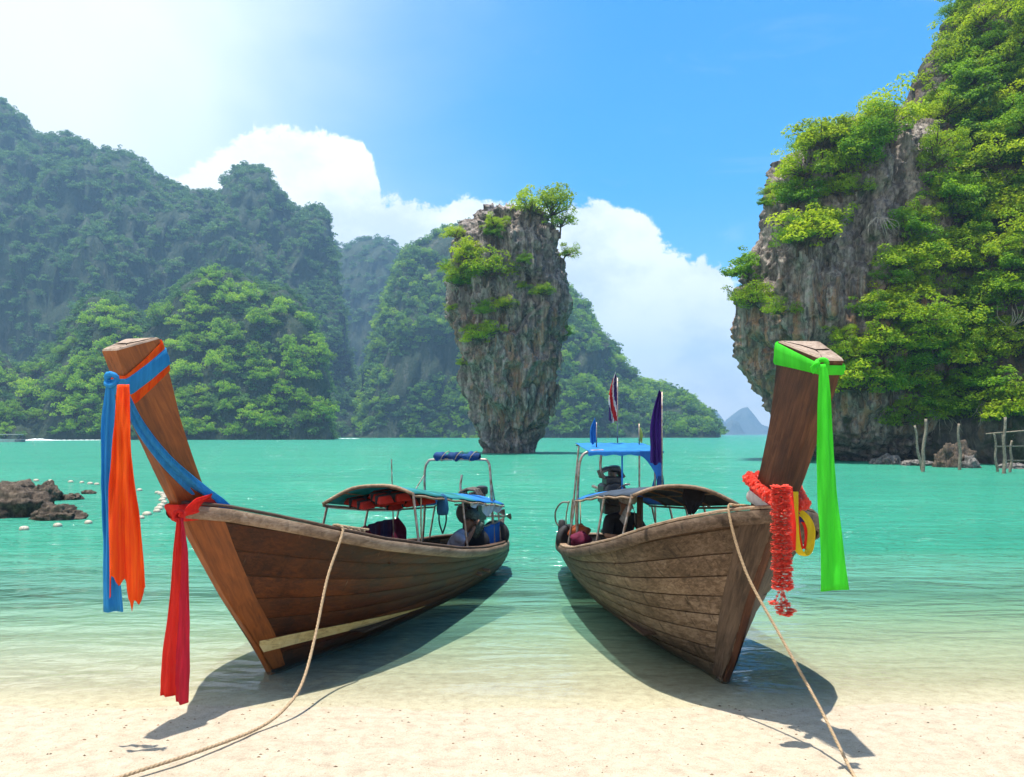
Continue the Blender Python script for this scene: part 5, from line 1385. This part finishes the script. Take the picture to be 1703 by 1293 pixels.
# garland: ruffled blossoms strung close together
def blossom_mesh(seed, mats):
    rr = random.Random(seed); V, Fc, mi = [], [], []
    for ring_, (rad, z, n) in enumerate([(1.0, -0.30, 12), (1.08, 0.0, 13), (1.0, 0.30, 12), (0.6, 0.5, 8), (0.55, -0.5, 8)]):
        for k in range(n):
            a = 2 * math.pi * (k + 0.5 * ring_) / n + rr.uniform(-.1, .1); b0 = len(V)
            ca, sa = math.cos(a), math.sin(a); wv = 0.33 * rad + 0.05
            r1 = rad * rr.uniform(0.85, 1.1); zz = z + rr.uniform(-.1, .1)
            V += [(0.2 * ca, 0.2 * sa, zz * 0.5), (0.6 * r1 * ca - wv * sa, 0.6 * r1 * sa + wv * ca, zz + .06), (r1 * ca - .3 * wv * sa, r1 * sa + .3 * wv * ca, zz + rr.uniform(-.16, .16)), (r1 * 0.94 * ca + .4 * wv * sa, r1 * 0.94 * sa - .4 * wv * ca, zz + rr.uniform(-.16, .16)), (0.6 * r1 * ca + wv * sa, 0.6 * r1 * sa - wv * ca, zz - .06)]
            Fc += [(b0, b0 + 1, b0 + 2, b0 + 3), (b0, b0 + 3, b0 + 4)]; mi += [0, 1 if rr.random() < 0.22 else 0]
    me = bpy.data.meshes.new('blossom'); me.from_pydata(V, [], Fc)
    for m_ in mats: me.materials.append(m_)
    me.polygons.foreach_set('material_index', mi); me.update(); return me
BL = [blossom_mesh(i, [M['garland'], M['garland_pale']]) for i in range(4)]
gr = empty('flower_garland', at(1300, 840, 5.75)); tag(gr, 'coral red flower garland looped round the right prow with two hanging strands', 'garland')
bpy.context.view_layer.update()
def blossom(p, size, axis_, sq=0.75):
    o = link('blossom', BL[random.randrange(4)], gr); q = Vector(axis_).to_track_quat('Z', 'Y'); q = q @ Matrix.Rotation(random.uniform(0, 6.28), 3, 'Z').to_quaternion()
    o.rotation_mode = 'QUATERNION'; o.rotation_quaternion = q; o.scale = (size, size, size * sq); o.location = Vector(p) - gr.location; return o
cord = MB()
for s_, (xa, xb) in enumerate([((1291, 1294)), ((1306, 1309))]):
    for k in range(17):
        u = k / 16; blossom(at(xa + (xb - xa) * u + random.uniform(-.6, .6), 812 + 164 * u, 5.66 - 0.02 * s_), 0.045 + 0.005 * math.sin(k * 2.1), (0, 0, 1), 1.0)
loop_pts = []
rg = [br.root.matrix_world @ p for p in pr_.ring((0.505, 0.60), 0.055)]
rgc = catmull(rg + [rg[0]], 4)
n_l = 26
Ls = [0]
for i in range(1, len(rgc)): Ls.append(Ls[-1] + (rgc[i] - rgc[i - 1]).length)
for k in range(n_l):
    l = Ls[-1] * k / n_l; i = min(max(int(np.searchsorted(Ls, l)), 1), len(rgc) - 1)
    blossom(rgc[i], 0.052, (rgc[i] - rgc[i - 1]).normalized(), 1.1)
for k, (dx, dy) in enumerate([(1287, 1003), (1297, 1012), (1306, 1006), (1316, 1016), (1300, 1020), (1310, 1022)]):
    a_, b_ = at(1298 + 2 * (k % 3), 978, 5.65), at(dx, dy, 5.65)
    mb = MB(); mb.tube([a_, a_.lerp(b_, 0.5) + Vector((0.003, 0, 0)), b_], 0.004, 5); o = mb.build('string', M['garland_pale']); o.parent = gr; o.matrix_parent_inverse = gr.matrix_world.inverted()
    for q in (0.3, 0.55, 0.8): blossom(a_.lerp(b_, q), 0.011, (0, 0, 1), 1.0)
    blossom(b_, 0.040, (0.2 * math.sin(k * 2), 0.2, 1), 0.8)
# mooring ropes
rope('mooring_rope', [nw_(bl.P(0.02, 1.0, 1, -0.05)) + Vector((0.25, 0.45, -0.05)), nw_(bl.P(0.02, 1.0, 1, -0.05)) + Vector((0, 0, 0.05)), nw_(bl.P(0.0, 1.0, 1, 0.062)), at(545, 960, 7.12), at(525, 1055, 6.82), at(505, 1130, 6.50), at(480, 1172, 6.25), at_z(432, 1210, 0.075), at_z(330, 1250, 0.115), at_z(205, 1291, 0.14), at_z(60, 1345, 0.16), at_z(-160, 1400, 0.19)], 0.0135, M['rope'], 'tan mooring rope from the left boat curving over the sand')
rope('mooring_rope', [to_world(br, br.P(-0.95, 1.0, 1, -0.4)) + Vector((0, 0.1, 0.02)), to_world(br, br.P(-1.0, 1.0, 1, -0.04)) + Vector((0, 0, 0.05)), to_world(br, br.P(-1.02, 1.0, 1, 0.065)), at(1240, 950, 6.15), at(1300, 1062, 5.85), at(1365, 1180, 5.52), at_z(1420, 1290, 0.10), at_z(1500, 1420, 0.15)], 0.0115, M['rope'], 'straight tan mooring rope from the right boat down to the sand')
# coil on the left gunwale
rope('rope_coil', [nw_(bl.P(0.1 + 0.35 * k / 14, 1.0, 1, -0.09 + 0.04 * math.sin(k * 1.9))) + Vector((0, 0, 0.05 + 0.02 * math.cos(k * 1.9))) for k in range(15)], 0.014, M['rope'], 'short rope coil lying on the left boat gunwale')


# ------------------------------------------------------------------ flags on the right boat
def flag(px, py0, py1, pyb, Y, wpx, mats, matf, label, droop=0.6, side=1, polemat='metal'):
    top_, bot_ = at(px, py0 - 3, Y), at(px, pyb, Y)
    root = empty('flag', bot_); tag(root, label, 'flag'); bpy.context.view_layer.update()
    mb = MB(); mb.tube([Vector((0, 0, 0)), top_ - bot_], 0.012, 6); mb.build('flag_pole', M[polemat], root)
    rows = []; L_ = (py1 - py0) / F * Y; wd = wpx / F * Y
    for u in np.linspace(0, 1, 26):
        row = []
        for s in np.linspace(0, 1, 15):
            x = side * wd * s * (0.15 + 0.85 * math.sin(min(1, u * 1.25 + 0.05) * math.pi * 0.62))
            z = -L_ * u - droop * s * wd * (1 - u) + 0.02 * math.sin(8 * s)
            row.append(at(px, py0, Y) - bot_ + Vector((x, 0.035 * math.sin(5.5 * s * math.pi + 3 * u) * (0.3 + s), z)))
        rows.append(row)
    mb = MB(); mb.grid(rows); mb.mi = [matf((k % 14) / 13, (k // 14) / 25) for k in range(len(mb.f))]
    mb.build('flag_cloth', [M[q] for q in mats], root); return root
flag(1101, 655, 772, 812, 11.4, -20, ['flag_purple'], lambda s, u: 0, 'purple flag hanging beside the blue stern roof', 0.4)
flag(1027, 632, 702, 737, 12.6, -15, ['flag_red', 'flag_white', 'flag_navy'], lambda s, u: (lambda q: 0 if q < 0.17 or q > 0.83 else 1 if q < 0.33 or q > 0.67 else 2)(min(1, max(0, (0.75 * s + 0.9 * u) % 1.0))), 'red white and blue striped flag drooping above the blue roof', 0.8)
flag(992, 706, 738, 744, 12.2, -11, ['tarp_blue'], lambda s, u: 0, 'small light blue flag at the left corner of the blue roof', 0.9)
flag(1063, 708, 736, 742, 12.5, 6, ['flag_yellow'], lambda s, u: 0, 'small yellow green flag at the right of the blue roof', 0.9)


# ------------------------------------------------------------------ rocks, floats, stakes
def boulder(p, sx_, sy_, sz_, seed, mat, label, cat='rock', group=None, name='boulder'):
    import bmesh
    bm = bmesh.new(); bmesh.ops.create_icosphere(bm, subdivisions=5, radius=1.0)
    V = np.array([v.co[:] for v in bm.verts]); d = V / np.linalg.norm(V, axis=1)[:, None]
    r_ = 0.85 + 0.55 * (ridged(d[:, 0] * 1.3 + seed, d[:, 1] * 1.3, d[:, 2] * 1.3, 3, seed) - 0.6) + 0.20 * fbm(d[:, 0] * 4, d[:, 1] * 4, d[:, 2] * 4, 4, seed + 3, 0.6)
    st = vnoise(d[:, 0] * 2.2, d[:, 1] * 2.2, d[:, 2] * 2.2, seed + 9); r_ += 0.22 * (np.floor(st * 4) / 4 - 0.5)
    V = d * r_[:, None] * np.array([sx_, sy_, sz_])
    for v, c_ in zip(bm.verts, V): v.co = c_
    me = bpy.data.meshes.new(name); bm.to_mesh(me); bm.free(); me.materials.append(mat)
    me.polygons.foreach_set('use_smooth', [True] * len(me.polygons))
    o = link(name, me); o.location = p; return tag(o, label, cat, group)


def shore_rock(x0, x1, ytop, ybase, seed, mat, label, group=None, depth=0.8):
    Y_ = H * F / (ybase - HY); wm = (x1 - x0) / F * Y_; hm_ = (ybase - ytop) / F * Y_
    c_ = at_z((x0 + x1) / 2, ybase, 0.0); c_.y += wm * depth * 0.35
    return boulder(c_, wm * 0.56, wm * depth * 0.5, hm_ * 1.02, seed, mat, label, group=group)


G1 = 'dark rocks in the water at the left'
shore_rock(-75, 64, 806, 862, 1, M['boulder'], 'largest dark brown rock at the left edge of the water', G1)
shore_rock(36, 126, 838, 866, 2, M['boulder'], 'low flat dark rock in front of the largest one at the left', G1, 0.6)
shore_rock(48, 94, 801, 834, 3, M['boulder'], 'jagged rock behind the largest one at the left', G1)
shore_rock(-40, 58, 800, 822, 4, M['boulder'], 'far dark rock at the left edge behind the others', G1)
shore_rock(90, 131, 820, 832, 5, M['boulder'], 'small flat rock right of the jagged one', G1)
shore_rock(132, 156, 815, 822, 6, M['boulder'], 'tiny rock just above the water near the blue sash', G1)
G2 = 'rocks at the foot of the right cliff'
for i, (x0, x1, y0, y1, lab) in enumerate([(1449, 1468, 761, 772, 'small grey rock at the foot of the cliff, leftmost'), (1462, 1506, 755, 773, 'larger pale rock at the water foot of the cliff'), (1506, 1562, 765, 775, 'low long rock behind the pair of stakes'), (1566, 1632, 728, 778, 'big brown block under the overgrown slope'), (1602, 1634, 756, 779, 'grey rock leaning on the big brown block'), (1672, 1720, 770, 780, 'low rock under the bamboo frame')]):
    shore_rock(x0, x1, y0, y1, 30 + i, M['boulder_grey'] if i != 3 else M['boulder'], lab, G2)

fl_me = None
FL = [(60, 798), (84, 798.5), (117.5, 800), (136, 801), (150, 803), (161, 804), (232, 814), (262, 818), (268, 820), (272, 823), (273, 826.5), (270, 830.5), (273, 834.5), (268, 840), (264, 845), (261, 849), (244.5, 854), (234, 860), (147, 868), (96, 873), (40, 878.5)]
mb = MB(); mb.lathe([(0.02, -0.14), (0.07, -0.13), (0.105, -0.09), (0.12, -0.02), (0.115, -0.01), (0.115, 0.01), (0.12, 0.02), (0.105, 0.09), (0.07, 0.13), (0.02, 0.14)], axis='X', n=16)
fo = mb.build('float', M['float'])
FLAB = {0: 'cream float farthest left on the far float line', 6: 'lone cream float just right of the orange sash', 16: 'cream float between orange sash and curved float row', 17: 'cream float beside the orange sash, lower', 18: 'largest cream float near the low flat rock', 19: 'cream float below the low flat rock', 20: 'cream float nearest the left edge of the picture'}
for i, (px, py) in enumerate(FL):
    o = fo if i == 0 else link('float', fo.data)
    o.location = at_z(px, py + 2, 0.02); s_ = random.uniform(0.68, 0.92); o.scale = (s_, s_, s_ * 0.9); o.rotation_euler = (random.uniform(-.3, .3), 0, random.uniform(-0.6, 0.6))
    tag(o, FLAB.get(i, 'cream float in the far row behind the rocks' if i < 6 else 'cream float in the curved row between sashes and stem'), 'float', 'floats of the swimming line' if i in FLAB else 'floats of the far row' if i < 6 else 'floats of the curved row')


def stake(x0, y0, x1, y1, r_, label, parent=None, Y_=None, name='stake'):
    b_ = at_z(x1, y1, 0.0) if Y_ is None else at(x1, y1, Y_); a_ = at(x0, y0, b_.y)
    mid = [b_.lerp(a_, k) + Vector((0.05 * math.sin(9 * k + x0), 0, 0)) for k in (0, .2, .4, .6, .8, 1)]
    mid = [b_ - Vector((0, 0, 1.2))] + mid if Y_ is None else mid
    org = mid[0].copy()
    mb = MB(); mb.tube(catmull([p - org for p in mid], 3), [r_ * (1.1 - 0.35 * k / (3 * (len(mid) - 1))) for k in range(3 * (len(mid) - 1) + 1)], 7)
    o = mb.build(name, M['stake']); o.location = org
    if parent is not None: o.location = org - parent.location; o.parent = parent
    return tag(o, label, 'stake', 'stakes in the water') if label else o


stake(1521, 708, 1532, 782, 0.09, 'leaning pale stake left of the pair under the cliff')
stake(1540, 697, 1534, 785, 0.11, 'taller upright stake of the pair under the cliff')
stake(1594, 705, 1597, 782, 0.10, 'single upright stake before the big brown block')
bf = empty('bamboo_frame', at_z(1670, 787)); tag(bf, 'grey wooden frame of posts and rails standing in the water at right', 'frame')
for q in [(1654, 720, 1658, 785, .08), (1671, 694, 1670, 788, .10), (1668, 722, 1671, 787, .07), (1682, 733, 1681, 786, .08), (1722, 700, 1720, 788, .09), (1750, 715, 1752, 786, .08)]:
    stake(q[0], q[1], q[2], q[3], q[4], None, bf, name='post')
for x0, y0, x1, y1 in [(1640, 722, 1760, 710), (1654, 743, 1760, 739), (1672, 766, 1760, 765)]:
    a_, b_ = at(x0, y0, 46.2) - bf.location, at(x1, y1, 45.8) - bf.location
    mb = MB(); mb.tube([a_, a_.lerp(b_, .5) + Vector((0, 0, -.04)), b_], 0.05, 6); mb.build('rail', M['stake'], bf)

# bare hanging branches on the slope
for i, (px, py, lab) in enumerate([(1640, 330, 'bare tangled branches on the high right slope'), (1690, 400, 'pale bare branches at the right edge of the slope'), (1660, 560, 'bleached bare trunk beside the rock at the right'), (1545, 690, 'hanging vines above the pair of stakes'), (1620, 660, 'hanging vines above the single stake'), (1445, 370, 'dry roots hanging on the dark part of the bare cliff')]):
    sf_ = head_s if px < 1460 else slope_s
    p, nn = sf_.pick(px, py); mb = MB(); rr = random.Random(i)
    for k in range(11):
        a = rr.uniform(-1, 1); dn = -1 if i in (3, 4, 5) else rr.choice((-1, 1))
        pts = [Vector((0, 0, 0)), Vector((a * 0.5, -0.7, 0.3 * dn)), Vector((a * 1.1 + rr.uniform(-.3, .3), -1.0, rr.uniform(.5, 1.1) * dn)), Vector((a * 1.5, -1.1 + rr.uniform(-.3, .3), rr.uniform(1.1, 2.2) * dn))]
        mb.tube(catmull(pts, 4), [0.05 - 0.0035 * q for q in range(13)], 5)
    o = mb.build('bare_branches', M['dead']); o.location = p + Vector((-0.2, -0.9, 0)); tag(o, lab, 'branches')

# far motor boat with its wake
sb = empty('motor_boat', at_z(10, 735.5)); sb.rotation_euler = (0, 0, R(4)); tag(sb, 'small white roofed motor boat speeding across the bay at far left', 'boat')
mb = MB(); rows = []
for x, w_, zt, zb in [(-5, .2, 1.3, .5), (-4, .8, 1.15, 0), (-2, 1.1, .95, -.2), (2, 1.15, .85, -.2), (4.6, 1.1, .85, -.2), (4.8, 1.0, .85, 0)]:
    rows.append([(x, -w_, zt), (x, -w_ * .8, zb), (x, w_ * .8, zb), (x, w_, zt)])
mb.grid(rows); mb.build('hull', M['boat_white'], sb, angle=40)
mb = MB(); mb.box((4.0, 0, .45), (1.9, 2.25, .8)); mb.build('stern', M['boat_grey'], sb, angle=40)
mb = MB(); mb.box((0.8, 0, 2.25), (7.2, 2.2, .14)); mb.build('roof', M['boat_white'], sb, angle=40)
for x in (-2.4, 0.2, 2.6, 4.2):
    for y in (-.95, .95):
        mb = MB(); mb.tube([(x, y, .8), (x, y, 2.2)], .045, 6); mb.build('roof_post', M['boat_grey'], sb)
for x in (3.6, 4.5):
    mb = MB(); mb.lathe([(.1, 0), (.3, .05), (.34, .3), (.25, .55), (.08, .6)], (x, 0, .75), n=12); mb.build('outboard_motor', M['black'], sb)
wk = []
for k in range(220):
    u = k / 219; x = 38 + 560 * u; h_ = 0.10 + 0.55 * math.exp(-((u - 0.045) / 0.035) ** 2) + 0.05 * math.sin(k * 1.7) + 0.04 * random.random()
    c_ = at_z(x, 733.0 - 3.2 * u); w_ = 0.8 + 1.2 * u
    wk.append([c_ + Vector((0, -w_, -0.05)), c_ + Vector((0, -w_ * .4, h_ * .7)), c_ + Vector((0, 0, h_ * random.uniform(.8, 1.2))), c_ + Vector((0, w_ * .5, h_ * .6)), c_ + Vector((0, w_, -0.05))])
mb = MB(); mb.grid(wk); tag(mb.build('wake_foam', M['foam']), 'white foam wake behind the far motor boat', 'foam', kind='stuff')
